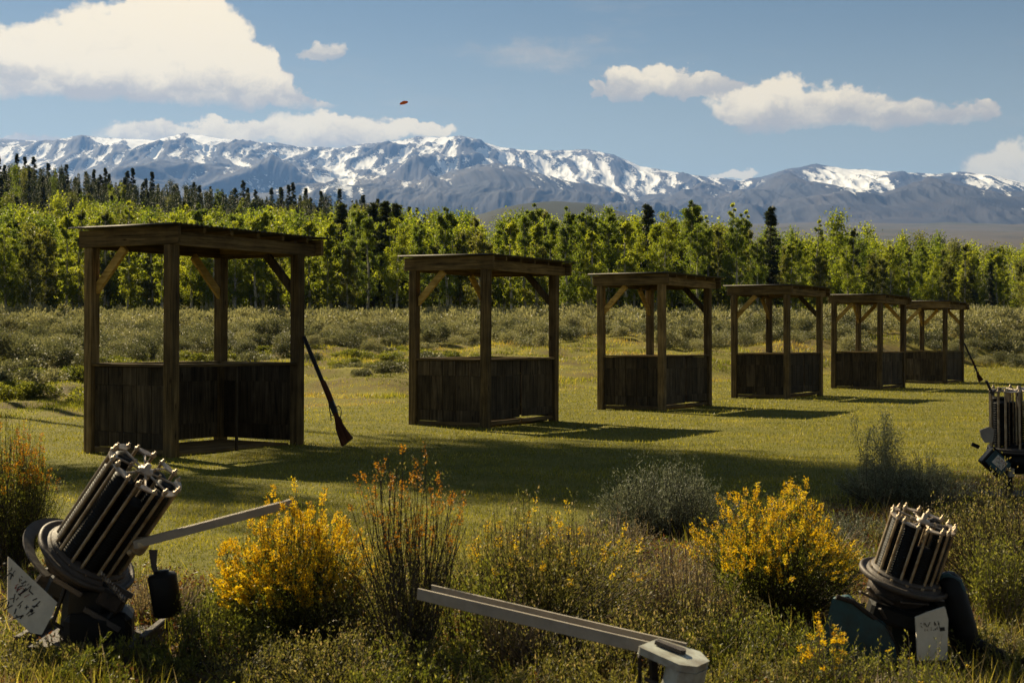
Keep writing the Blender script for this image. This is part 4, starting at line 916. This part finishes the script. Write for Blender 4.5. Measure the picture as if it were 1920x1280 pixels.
tag(make_bush('green_shrub', (X(560, 5.0), 4.9), .20, .30, 198, 15, 'shrub_mix', 'stem', 26, .013, None, t0=.05, flat=.4, base=.7), 'low brownish green shrub at the bottom edge below the wide orange rabbitbrush', 'shrub', GB)
tag(make_bush('green_shrub', (X(1330, 5.6), 5.6), .30, .26, 187, 16, 'shrub_mix', 'stem', 28, .013, None, t0=.05, flat=.4, base=.7), 'low yellow-green shrub behind the pale head of the long arm', 'shrub', GB)
tag(make_bush('green_shrub', (X(1800, 8.2), 8.3), .20, .50, 300, 19, 'shrub_mix', 'stem_pale', 28, .016, None, t0=.05, flat=.4, base=.8), 'low scraggly shrub between the two right-hand clay throwers', 'shrub', GB)
tag(make_bush('green_shrub', (X(360, 5.8), 6.1), .16, .26, 240, 20, 'shrub_green', 'stem_pale', 26, .014, None, t0=.05, flat=.4, base=.8), 'small green shrub under the arm of the left clay thrower', 'shrub', GB)

for k, (px, D, h, rd, lab) in enumerate(((300, 6.0, .22, .22, 'bare dry twigs below the arm of the left clay thrower'), (950, 5.2, .30, .18, 'bare dry twigs behind the middle of the long grey arm'),
        (1275, 5.7, .40, .24, 'tall pale dry twigs behind the right end of the long grey arm'), (1150, 8.0, .26, .30, 'dry twigs in front of the round sagebrush'), (1790, 6.6, .44, .22, 'dry reddish twigs right of the short rod cage'), (1520, 7.6, .30, .26, 'grey dry twigs behind the bright yellow rabbitbrush'))):
    tag(make_bush('dry_shrub', (X(px, D), D), h, rd, 130, 700 + k, 'dry', 'stem_pale', 12, .012, None, t0=.4, flat=.35, base=.35, spike=.35, lw=.3, sr=.0022), lab, 'shrub', GB)
for k, (px, D, h, rd, mt, lab) in enumerate((
    (430, 5.35, .26, .24, 'shrub_green', 'low green shrub at the left foot of the wide orange rabbitbrush'),
    (640, 5.6, .36, .24, 'shrub_mix', 'brownish shrub filling the gap left of the tall brown rabbitbrush'),
    (880, 5.35, .42, .26, 'shrub_green', 'green shrub right behind the tip of the long grey arm'),
    (1240, 5.25, .26, .26, 'shrub_mix', 'low mixed shrub behind the right half of the long grey arm'),
    (1420, 5.2, .22, .28, 'shrub_green', 'low dark green shrub in front of the right yellow rabbitbrush'),
    (40, 5.15, .12, .30, 'shrub_mix', 'ankle-high shrub below the cream plate in the bottom left corner'),
    (230, 5.05, .13, .30, 'shrub_green', 'ankle-high green shrub in front of the left clay thrower base'),
    (800, 4.75, .20, .34, 'shrub_green', 'dark leafy shrub at the bottom edge under the arm tip'),
    (1060, 4.6, .16, .34, 'shrub_mix', 'reddish leafy shrub at the bottom edge under the middle of the arm'),
    (1440, 4.75, .15, .24, 'shrub_mix', 'low shrub at the bottom edge right of the pale head'),
    (1880, 5.3, .15, .26, 'shrub_mix', 'low reddish shrub below the hose in the bottom right corner'),
    (1560, 8.6, .20, .40, 'sage_dark', 'low grey shrub behind the right yellow rabbitbrush'),
    (1380, 8.8, .16, .35, 'sage_dark', 'small dark shrub right of the round sagebrush'),
    (1040, 8.3, .12, .40, 'dry', 'flat dry tangle left of the low grey sagebrush'))):
    tag(make_bush('low_shrub', (X(px, D), D), h, rd, int(110 + 240 * rd), 500 + k, mt, 'stem' if mt != 'dry' else 'stem_pale', 34, .016, None, t0=.05, flat=.45, base=.7, spike=.3), lab, 'shrub', GB)

# ------------------------------------------------------------------ grass and ground cover (uncountable)
def scatter(n, d0, d1, seed, m=.44, pad=1.2):
    rg = np.random.default_rng(seed); D = np.exp(rg.uniform(math.log(d0), math.log(d1), n)); x = rg.uniform(-1, 1, n) * (m * D + pad); return rg, x, D
def stuff(name, parts, mats, label):
    tag(obj(name, make_mesh(name, parts, mats)), label, name.replace('_', ' '), kind='stuff')
rg, x, y = scatter(420000, 6.3, 75, 31)
keep = (y < lawn_edge(x) + fbm(x / 2.5, y / 2.5, 3, 9) * 1.6 + .4) & (rough_fac(x, y) < rg.random(len(x)))
inside = np.zeros(len(x), bool)
for X0, Y0, w in POS:
    dx, dy = x - X0, y - Y0; u = dx * math.sin(w) + dy * math.cos(w); v_ = -dx * math.cos(w) + dy * math.sin(w); inside |= (u > .06) & (u < KL - .06) & (v_ > .06) & (v_ < KW - .06)
keep &= ~inside; x, y = x[keep], y[keep]; n = len(x)
P = np.stack([x, y, height(x, y) - .003], 1); mown = np.clip(fbm(x / 1.3, y / .9, 4, 61) * 1.7 + .5, 0, 1); dryp = sstep(.25, .6, fbm(x / 2.2, y / 2.2, 3, 67))
V, f, v = blades(P, (.013 + .013 * mown) * (1 + y / 50) * rg.uniform(.6, 1.5, n), .0042 * (1 + y / 11), rg, .45, v=np.clip(.22 + .34 * mown + .35 * dryp + rg.normal(0, .16, n), 0, 1))
stuff('lawn_grass', [(V, f, 0, v)], [M['grass']], 'mown green lawn grass around the shooting stands')
rg, x, y = scatter(400000, 16, 80, 33)
keep = (y > lawn_edge(x) + fbm(x / 2.5, y / 2.5, 3, 9) * 1.6 + .1); x, y = x[keep], y[keep]; n = len(x)
nz = fbm(x / 2.8, y / 2.8, 4, 71); keep = rg.random(n) < sstep(-.6, .1, nz); x, y, nz = x[keep], y[keep], nz[keep]; n = len(x)
P = np.stack([x, y, height(x, y) - .02], 1); col = np.clip(fbm(x / 5, y / 5, 4, 73) * 1.3 + .42, 0, 1)
V, f, v = blades(P, (.035 + .11 * sstep(-.1, .5, nz)) * rg.uniform(.5, 1.6, n) * (1 + y / 140), .011 * (1 + y / 26), rg, .5, v=np.clip(col + rg.normal(0, .15, n), 0, 1))
stuff('meadow_grass', [(V, f, 0, v)], [M['tuft']], 'tussocky yellow-green meadow grass between lawn and sagebrush')
rg, x, y = scatter(230000, 3.9, 17, 35, .42, .5)
rf = rough_fac(x, y); cl = fbm(x / .35, y / .35, 4, 77); keep = (rg.random(len(x)) < rf) & (rg.random(len(x)) < sstep(-.35, .2, cl)); x, y, cl = x[keep], y[keep], cl[keep]; n = len(x)
hgt = (.012 + .11 * sstep(-.1, .7, cl)) * rg.random(n) ** .6
P = np.stack([x, y, height(x, y) + hgt], 1)
fac = np.repeat(1, n); sel = fbm(x / .9, y / .9, 3, 79) + rg.normal(0, .18, n) > .02
V, f, v = leaves(P, .017 * rg.uniform(.6, 1.5, n) * (1 + y / 30), .009 * (1 + y / 30), rg, spread=1., v=np.clip(rg.normal(.42, .25, n), 0, 1))
f1 = f[sel]; f2 = f[~sel]
parts = [(V, f1, 0, v), (np.zeros((0, 3)), np.zeros((0, 4)), 0)]
V1 = V.reshape(-1, 4, 3); v1 = v.reshape(-1, 4)
def sub(mk, mi): k = int(mk.sum()); return (V1[mk].reshape(-1, 3), np.arange(k * 4).reshape(-1, 4), mi, v1[mk].ravel())
stuff('ground_cover', [sub(sel, 0), sub(~sel, 1)], [M['shrub_green'], M['shrub_red']], 'low tangled leaves covering the soil in the foreground')
rg, x, y = scatter(170000, 3.9, 18, 37, .42, .5)
rf = rough_fac(x, y); cl = fbm(x / .5, y / .5, 4, 83); keep = (rg.random(len(x)) < rf) & (rg.random(len(x)) < sstep(-.2, .5, cl) + .08); x, y = x[keep], y[keep]; n = len(x)
P = np.stack([x, y, height(x, y)], 1); k = n // 2
V, f, v = blades(P[:k], rg.uniform(.03, .10, k) * (1 + 1.3 * (rg.random(k) < .12)), .0030 * (1 + y[:k] / 14), rg, .8); V2, f2, v2 = blades(P[k:], rg.uniform(.04, .16, n - k), .0036 * (1 + y[k:] / 14), rg, .45)
stuff('wild_grass', [(V, f, 0, v), (V2, f2, 1, v2)], [M['dry'], M['grass']], 'wild dry and green grass among the foreground shrubs')

# ------------------------------------------------------------------ places for labels
def where(x, y):
    p = px_of(x, y)
    for lim, t in ((60, 'at the left edge'), (150, 'left of the nearest stand'), (235, 'behind the nearest stand\'s left opening'), (320, 'behind the nearest stand\'s corner post'), (440, 'through the nearest stand\'s wide opening'), (560, 'behind the nearest stand\'s right post'),
                   (620, 'above the barrel of the large shotgun'), (760, 'between the nearest and second stands'), (840, 'behind the second stand\'s left opening'), (930, 'behind the second stand\'s corner post'), (1040, 'behind the second stand\'s right opening'), (1115, 'between the second and third stands'),
                   (1180, 'behind the third stand\'s left opening'), (1250, 'behind the third stand\'s corner post'), (1345, 'behind the third stand\'s right side'), (1380, 'between the third and fourth stands'), (1470, 'behind the fourth stand\'s left side'), (1550, 'behind the fourth stand\'s right side'), (1630, 'behind the fifth stand\'s left side'),
                   (1700, 'behind the fifth stand\'s right side'), (1760, 'behind the farthest stand\'s left side'), (1815, 'behind the farthest stand\'s right side'), (1870, 'right of the farthest stand')):
        if p < lim: return t
    return 'at the right edge'

# ------------------------------------------------------------------ sagebrush belt
def puff(seed, nc, nl, r, h, ls, lw):
    rg = np.random.default_rng(seed)
    th = rg.random(nc) * 2 * np.pi; rho = np.sqrt(rg.random(nc)) * r * .8
    c = np.stack([rho * np.cos(th), rho * np.sin(th), h * (.35 + .45 * rg.random(nc)) * (1 - .35 * (rho / r) ** 2)], 1)
    ci = rg.integers(0, nc, nl); o = unit(rg.normal(size=(nl, 3))) * (rg.random(nl) ** .3)[:, None] * r * .36
    P = c[ci] + o; P[:, 2] = np.maximum(P[:, 2], .03 + .1 * rg.random(nl) * h)
    D = unit(o + [0, 0, .25 * r])
    return leaves(P, ls * rg.uniform(.7, 1.4, nl), lw * rg.uniform(.7, 1.3, nl), rg, D=D, spread=.45, v=np.clip(rg.normal(.45, .2, nl), 0, 1))
kinds = ['round', 'wide low', 'tall pale', 'ragged', 'dense', 'narrow']
sage_me = [make_mesh('sagebrush', [(lambda t: (t[0], t[1], 0, t[2]))(puff(200 + i, 11, 3000, .82 * s, .95 * h, .075, .036))], [M['sage']]) for i, (s, h) in enumerate(((1, 1), (1.3, .75), (.9, 1.25), (1.1, .95), (1, .9), (.75, 1.1)))]
lowp = [puff(230 + i, 12, 420, .75, .85, .15, .075) for i in range(4)]
rg = np.random.default_rng(77); cand = []
for D in np.arange(38, 91, 1.5):
    for x in np.arange(-.54 * D - 2, .54 * D + 2, 1.62):
        x_ = x + rg.uniform(-.5, .5); y_ = D + rg.uniform(-.45, .45); a = x_ / y_
        fr = np.interp(a, [-.42, -.30, -.15, -.05, .2, .4], [31, 40, 54, 61, 66, 70]) + fbm(np.array([x_ / 6]), np.array([y_ / 4]), 2, 91)[0] * 15
        if y_ > fr and rg.random() < .93 and (y_ > 74 or fbm(np.array([x_ / 7]), np.array([y_ / 3.2]), 2, 97)[0] < .30): cand.append((x_, y_))
cand.sort(key=lambda q: q[1] * (1 + .0 * q[0]))
used = 0; rest = []; seen = {}
for x_, y_ in cand:
    if used < 290 and abs(x_ / y_) < .40:
        i = int(rg.integers(0, 6)); o = obj('sagebrush', sage_me[i], None, (x_, y_, hz(x_, y_) - .05), (0, 0, rg.random() * 6.28)); s = rg.uniform(.6, 1.25); o.scale = (s, s, s * rg.uniform(.7, 1.05))
        row = 'front fringe' if used < 90 else 'middle' if used < 190 else 'back'
        tag(o, f'{kinds[i]} grey-green sagebrush, {row} of the belt, {where(x_, y_)}', 'sagebrush', 'sagebrush belt below the woods'); used += 1
    else: rest.append((x_, y_))
parts = []
for x_, y_ in rest:
    V, f, v = lowp[int(rg.integers(0, 4))]; s = rg.uniform(.8, 1.35); a = rg.random() * 6.28; ca, sa = math.cos(a), math.sin(a)
    W_ = np.stack([V[:, 0] * ca - V[:, 1] * sa, V[:, 0] * sa + V[:, 1] * ca, V[:, 2]], 1) * s + [x_, y_, hz(x_, y_) - .05]; parts.append((W_, f, 0, np.clip(v + rg.normal(0, .1), 0, 1)))
stuff('distant_sagebrush', parts, [M['sage']], 'mass of grey-green sagebrush reaching back to the trees')
# greener bushes in the rough meadow
mb = [make_mesh('meadow_bush', [(lambda t: (t[0], t[1], 0, t[2]))(puff(260 + i, 12, 2200, .62, .8, .085, .04))], [(M['shrub_green'], M['sage'], M['leaf'][2])[i]]) for i in range(3)]
gk = ['yellow-green', 'grey-green', 'olive']
for k in range(290):
    a = rg.choice([rg.uniform(-.42, -.27), rg.uniform(-.42, .0), rg.uniform(.2, .42)], p=[.50, .36, .14]); y_ = rg.uniform(26, 60) if a < -.25 else rg.uniform(36, 62); x_ = a * y_
    if y_ < lawn_edge(x_) + 2: continue
    i = int(rg.integers(0, 3)); o = obj('meadow_bush', mb[i], None, (x_, y_, hz(x_, y_) - .08), (0, 0, rg.random() * 6.28)); s = rg.uniform(.3, .95); o.scale = (s * 1.15, s * 1.15, s * .75)
    tag(o, f'{gk[i]} low bush {"near" if y_ < 38 else "midway" if y_ < 50 else "far"} in the rough meadow, {where(x_, y_)}', 'bush', 'low bushes in the rough meadow')

# ------------------------------------------------------------------ woods
def make_aspen(i, H, wide, leafm, n=11500, ls=.102, gap=.5):
    wide *= .95; rg = np.random.default_rng(300 + i); root = bpy.data.objects.new('aspen_tree', None); COL.objects.link(root)
    K = 9; t = np.linspace(0, 1, K); bend = np.cumsum(rg.normal(size=(K, 2)) * .05, 0) * H / 8
    P = np.stack([bend[:, 0], bend[:, 1], t * H * .96], 1); rr = .095 * H / 8 * (1.25 - 1.1 * t)
    parts = [tubes(P[None], rr[None], 7)]
    nb = 26; tb = rg.uniform(.20, .93, nb); a = rg.random(nb) * 6.28; ln = wide * (1.15 - .75 * tb) * rg.uniform(.6, 1.1, nb)
    st = np.stack([np.interp(tb, t, P[:, j]) for j in range(3)], 1); e = st + np.stack([np.cos(a) * ln, np.sin(a) * ln, ln * rg.uniform(.5, 1.2, nb)], 1)
    B = np.stack([st, st * .5 + e * .5 + [0, 0, .02], e], 1); parts.append(tubes(B, np.repeat(np.array([[.022, .015, .006]]) * H / 8, nb, 0), 4))
    obj('trunk', make_mesh('trunk', [(p[0], p[1], 0) for p in parts], [M['bark']]), root)
    cl = [e, st * .45 + e * .55]; nc = 34; zt = rg.uniform(.17, .98, nc) ; ra = wide * np.clip(1.03 - zt, .02, 1) ** .6 * np.minimum(1, zt * 3 + .3) * .95; a2 = rg.random(nc) * 6.28; rr_ = ra * np.sqrt(rg.random(nc))
    cl.append(np.stack([rr_ * np.cos(a2), rr_ * np.sin(a2), zt * H], 1)); C = np.concatenate(cl)
    w = rg.uniform(.3, 1, len(C)); w[rg.random(len(C)) < .16] = .04; w /= w.sum(); ci = rg.choice(len(C), n, p=w)
    sz = rg.uniform(.22, .58, len(C)) * wide * .50 * (1.15 - .6 * np.clip(C[:, 2] / H, 0, 1))
    o = rg.normal(size=(n, 3)) * sz[ci][:, None] * [.62, .62, .55]; Q = C[ci] + o; Q = Q[Q[:, 2] > .25]; n = len(Q)
    vc = rg.normal(0, .13, len(C)); v = np.clip(.48 + vc[ci][:n] + rg.normal(0, .2, n), 0, 1)
    V, f, vv = leaves(Q, ls * rg.uniform(.6, 1.3, n), ls * .72 * rg.uniform(.7, 1.2, n), rg, D=np.array([0, 0, -.25]), spread=1., v=v)
    obj('crown', make_mesh('crown', [(V, f, 0, vv)], [leafm]), root); return root
def make_pine(i, H, wide, dead=0.0, n=8000):
    rg = np.random.default_rng(340 + i); root = bpy.data.objects.new('pine_tree', None); COL.objects.link(root)
    t = np.linspace(0, 1, 6); P = np.stack([t * 0 + rg.normal() * .05 * t, t * 0, t * H], 1); parts = [tubes(P[None], (.085 * (1.1 - t) * H / 7)[None], 6)]
    nb = 120; tb = rg.uniform(.08, .99, nb); a = rg.random(nb) * 6.28; ln = wide * (1.04 - tb) ** .9 * rg.uniform(.75, 1.1, nb)
    st = np.stack([tb * 0, tb * 0, tb * H], 1); e = st + np.stack([np.cos(a) * ln, np.sin(a) * ln, -.18 * ln + .1 * H * (tb - .5) * .3], 1)
    B = np.stack([st, st * .5 + e * .5 + [0, 0, .04], e], 1); parts.append(tubes(B, np.repeat(np.array([[.018, .012, .004]]), nb, 0), 3))
    obj('trunk', make_mesh('trunk', [(p[0], p[1], 0) for p in parts], [M['bark_dark']]), root)
    n = int(n * (1 - dead)); bi = rg.integers(0, nb, n); u = rg.uniform(.15, 1.02, n)[:, None]; Q = st[bi] * (1 - u) + e[bi] * u + rg.normal(size=(n, 3)) * .05 * H / 6 * [1.2, 1.2, .8]
    D = unit(e[bi] - st[bi]) + [0, 0, -.15]
    V, f, vv = leaves(Q, .20 * rg.uniform(.6, 1.3, n) * H / 7, .06 * H / 7, rg, D=D, spread=.45)
    obj('crown', make_mesh('crown', [(V, f, 0, vv)], [M['needle']]), root); return root
ak = [('slender bright', 8.0, .95, 0), ('broad bright', 7.6, 1.5, 0), ('tall mid-green', 8.6, 1.15, 1), ('short olive', 6.6, 1.2, 2), ('narrow olive', 8.0, .8, 2), ('full mid-green', 7.4, 1.4, 1), ('thin sparse', 8.6, .85, 0)]
asp = [make_aspen(i, h, w, M['leaf'][l], n=6000 if 'sparse' in nm else 11500) for i, (nm, h, w, l) in enumerate(ak)]
pk = [('pointed dark', 6.4, 1.15, 0), ('slim dark', 6.8, .9, 0), ('thick', 5.8, 1.35, 0), ('half-bare', 6.4, 1.0, .5)]
pin = [make_pine(i, h, w, d) for i, (_, h, w, d) in enumerate(pk)]
rg = np.random.default_rng(5); spots = []
for r_ in range(5):
    a = -.425
    while a < .43:
        D0 = 90.5 + r_ * 3.6 + 26 * float(sstep(.14, .36, np.array(a))); spots.append((a, D0 + rg.uniform(-1.4, 1.4), r_)); a += rg.uniform(1.3, 2.5) / 92
# keep the nearest rows whole and thin the back ones
for k in range(60): 
    a = rg.uniform(-.42, .05); spots.append((a, rg.uniform(116, 196), 7))
u_a = set(); n_a = 0
rows = {0: 'front row', 1: 'second row', 2: 'third row', 3: 'deeper part', 4: 'deeper part', 5: 'back', 7: 'upper slope'}
for a, D, r_ in spots:
    if n_a >= 296: break
    x_, y_ = a * D, D; i = int(rg.choice(7, p=[.2, .16, .17, .14, .12, .14, .07]))
    if r_ == 0 and i == 6: i = 0
    first = i not in u_a; o = asp[i] if first else copy_tree(asp[i]); u_a.add(i); n_a += 1
    s = rg.uniform(.80, 1.0) * (.90 if a > .2 else 1.0 + .06 * float(np.exp(-((a - .05) / .1) ** 2)))
    if r_ == 0: s *= .92
    if r_ == 7: s *= .72
    o.location = (x_, y_, hz(x_, y_) - .1); o.rotation_euler = (0, 0, rg.random() * 6.28); o.scale = (s, s, s)
    tag(o, f'{ak[i][0]} aspen in the {rows[r_]} of trees, {where(x_, y_)}', 'tree', 'aspens in the woods')
# two bare-topped leaders that stick out above the rest
for px, D, s in ((1375, 100, .98), (1400, 103, .94), (1310, 101, .95), (1325, 104, .9)):
    o = copy_tree(asp[6]); x_ = (px - 960) / F * D; o.location = (x_, D, hz(x_, D)); o.scale = (s, s, s); o.rotation_euler = (0, 0, px)
    tag(o, f'thin aspen topping the woods, {where(x_, D)}, {"left" if px in (1375, 1310) else "right"} of its pair', 'tree', 'aspens in the woods')
u_p = set(); ps = []
a = -.43
while a < -.05: ps.append((a, 217 + rg.uniform(-8, 8), 'ridge')); a += rg.uniform(.5, 1.5) / 214
for k in range(135): ps.append((-.42 + .38 * rg.random() ** 1.3, rg.uniform(140, 214), 'slope'))
for k in range(26): ps.append((rg.uniform(-.25, .42), rg.uniform(104, 120), 'wood'))
for px, D in ((700, 97), (742, 98), (640, 99), (722, 96), (1215, 99), (1445, 101), (1300, 98)): ps.append(((px - 960) / F, D, 'front'))
for a, D, w_ in ps[:296]:
    i = int(rg.choice(4, p=[.36, .34, .16, .14])) if w_ != 'front' else 0; first = i not in u_p; o = pin[i] if first else copy_tree(pin[i]); u_p.add(i)
    x_ = a * D; s = rg.uniform(.55, .92) if w_ != 'front' else 1.28
    if w_ == 'ridge' : s = rg.uniform(.65, 1.12)
    o.location = (x_, D, hz(x_, D) - .1); o.rotation_euler = (0, 0, rg.random() * 6.28); o.scale = (s, s, s)
    tag(o, f'{pk[i][0]} conifer {dict(ridge="on the hill crest", slope="on the wooded slope", wood="deep in the woods", front="fronting the woods")[w_]}, {where(x_, D)}', 'tree', 'conifers in the woods')
# the crowns that only show as a mass behind the front rows
def lowtree(seed, H, wide, n=2300):
    rg = np.random.default_rng(seed); z = rg.random(26) ** .8; ra = wide * np.clip(1.03 - z, .02, 1) ** .6 * np.minimum(1, z * 3 + .3); a2 = rg.random(26) * 6.28; q = np.sqrt(rg.random(26)) * ra
    C = np.stack([q * np.cos(a2), q * np.sin(a2), z * H], 1); ci = rg.integers(0, 26, n); Q = C[ci] + rg.normal(size=(n, 3)) * wide * .28; Q[:, 2] = np.maximum(Q[:, 2], .1)
    return leaves(Q, .20 * rg.uniform(.6, 1.3, n), .13, rg, v=np.clip(rg.normal(.45, .2, n), 0, 1))
lt = [lowtree(400 + i, h, w) for i, (h, w) in enumerate(((7.8, 1.35), (7.2, 1.6), (8.4, 1.2), (6.6, 1.5)))]
def lowpine(seed, H, wide, n=800):
    rg = np.random.default_rng(seed); z = rg.random(n) ** 1.25; ra = wide * (1.02 - z) ** .9 * np.sqrt(rg.random(n)) * (.75 + .25 * np.sin(z * 60)); a2 = rg.random(n) * 6.28
    Q = np.stack([ra * np.cos(a2), ra * np.sin(a2), z * H], 1); return leaves(Q, .24 * rg.uniform(.6, 1.3, n), .09, rg, D=np.stack([np.cos(a2), np.sin(a2), -.3 + 0 * a2], 1), spread=.5)
lp = [lowpine(420 + i, h, w) for i, (h, w) in enumerate(((5.6, 1.0), (4.8, 1.1), (6.0, .9)))]
rg = np.random.default_rng(56); parts = []
for k in range(760):
    a = -.55 + .50 * rg.random(); D = rg.uniform(176, 226); V, f, v = lp[int(rg.integers(0, 3))]; s = rg.uniform(.6, .95); t = rg.random() * 6.28; ca, sa = math.cos(t), math.sin(t); x_ = a * D
    W_ = np.stack([V[:, 0] * ca - V[:, 1] * sa, V[:, 0] * sa + V[:, 1] * ca, V[:, 2]], 1) * s + [x_, D, hz(x_, D) - .1]; parts.append((W_, f, 0, np.clip(v + rg.normal(0, .12), 0, 1)))
stuff('conifer_slope', parts, [M['needle']], 'mass of small conifers covering the upper hillside at left')
rg = np.random.default_rng(55); parts = []
for k in range(800):
    if k < 640: a = rg.uniform(-.55, .55); D = rg.uniform(97, 132) + 24 * float(sstep(.14, .36, np.array(a)))
    else: a = rg.uniform(-.55, .10); D = rg.uniform(128, 212)
    V, f, v = lt[int(rg.integers(0, 4))]; s = rg.uniform(.75, 1.0) * (.72 if k >= 640 else 1); t = rg.random() * 6.28; ca, sa = math.cos(t), math.sin(t); x_ = a * D
    W_ = np.stack([V[:, 0] * ca - V[:, 1] * sa, V[:, 0] * sa + V[:, 1] * ca, V[:, 2]], 1) * s + [x_, D, hz(x_, D) - .1]; parts.append((W_, f, int(rg.choice(3, p=[.5, .3, .2])) if k < 640 else int(rg.choice([1, 2, 3], p=[.15, .3, .55])), np.clip(v + rg.normal(0, .1), 0, 1)))
stuff('distant_woods', parts, M['leaf'] + [M['needle']], 'mass of aspen crowns behind the front rows of the woods')
# undergrowth that closes the gaps between the trunks
rg, x, y = scatter(60000, 88, 235, 41, .43, 2)
a = x / y; keep = (y > 89.5 + 26 * sstep(.14, .36, a)) & ((a < .1) | (y < 150)); x, y = x[keep], y[keep]; n = len(x)
cl = fbm(x / 3, y / 3, 3, 93); P = np.stack([x, y, height(x, y) + rg.random(n) * (.5 + 1.0 * sstep(-.2, .5, cl))], 1)
V, f, v = leaves(P, .34 * rg.uniform(.6, 1.3, n) * (y / 100), .22 * (y / 100), rg)
stuff('undergrowth', [(V, f, 0, v)], [M['leaf'][2]], 'tangled undergrowth on the floor of the woods')

# unseen trees added left of the view to throw shade on the near lawn
def shade_tree(root_r, n=3400):
    rg = np.random.default_rng(71); root = bpy.data.objects.new('added_shade_tree', None); COL.objects.link(root)
    t = np.linspace(0, 1, 8); P = np.stack([.3 * np.sin(t * 3), .2 * np.sin(t * 5), t * .93], 1) * [1, 1, 20]
    nb = 22; tb = rg.uniform(.78, .93, nb); a = rg.random(nb) * 6.28; ln = rg.uniform(1.0, 2.0, nb)
    st = np.stack([np.interp(tb, t, P[:, j]) for j in range(3)], 1); e = st + np.stack([np.cos(a) * ln, np.sin(a) * ln, ln * .5], 1)
    V1, f1 = tubes(P[None], (.24 * (1.1 - t))[None], 9); V2, f2 = tubes(np.stack([st, e], 1), np.repeat([[.06, .02]], nb, 0), 5)
    obj('trunk', make_mesh('trunk', [(V1, f1, 0), (V2, f2, 0)], [M['bark']]), root)
    C = np.concatenate([e, (st + e) / 2, np.stack([rg.normal(0, .9, 18), rg.normal(0, .9, 18), rg.uniform(16.2, 20, 18)], 1)]); ci = rg.integers(0, len(C), n)
    Q = C[ci] + rg.normal(size=(n, 3)) * .55
    V, f, v = leaves(Q, .30 * rg.uniform(.6, 1.3, n), .2, rg); obj('crown', make_mesh('crown', [(V, f, 0, v)], [M['leaf'][1]]), root); return root
shade = shade_tree(1); gx, gy = -math.sin(R(SUN_AZ)) / math.tan(R(SUN_EL)), math.cos(R(SUN_AZ)) / math.tan(R(SUN_EL))
for k, (tx, ty, H, w_) in enumerate(SHADES):      # where the shade falls, how tall the tree is, how wide its crown
    x_, y_ = tx + gx * H * .90, ty + gy * H * .90
    o = shade if k == 0 else copy_tree(shade); o.location = (x_, y_, hz(x_, y_)); o.rotation_euler = (0, 0, k * 1.7); o.scale = (w_, w_, H / 20.)
    tag(o, 'unseen tall tree added left of the view to shade the lawn', 'tree', 'unseen trees added for shade')

# ------------------------------------------------------------------ air
m, nt, N, L, out = nodes('haze'); pv = N.new('ShaderNodeVolumePrincipled'); pv.inputs['Density'].default_value = 5.4e-5; pv.inputs['Color'].default_value = (.17, .36, .88, 1); pv.inputs['Anisotropy'].default_value = .25; L.new(pv.outputs[0], out.inputs['Volume'])
g = G(); g.box((0, 0, 1050), (34000, 34000, 2112)); o = g.build('haze', m); tag(o, kind='stuff')
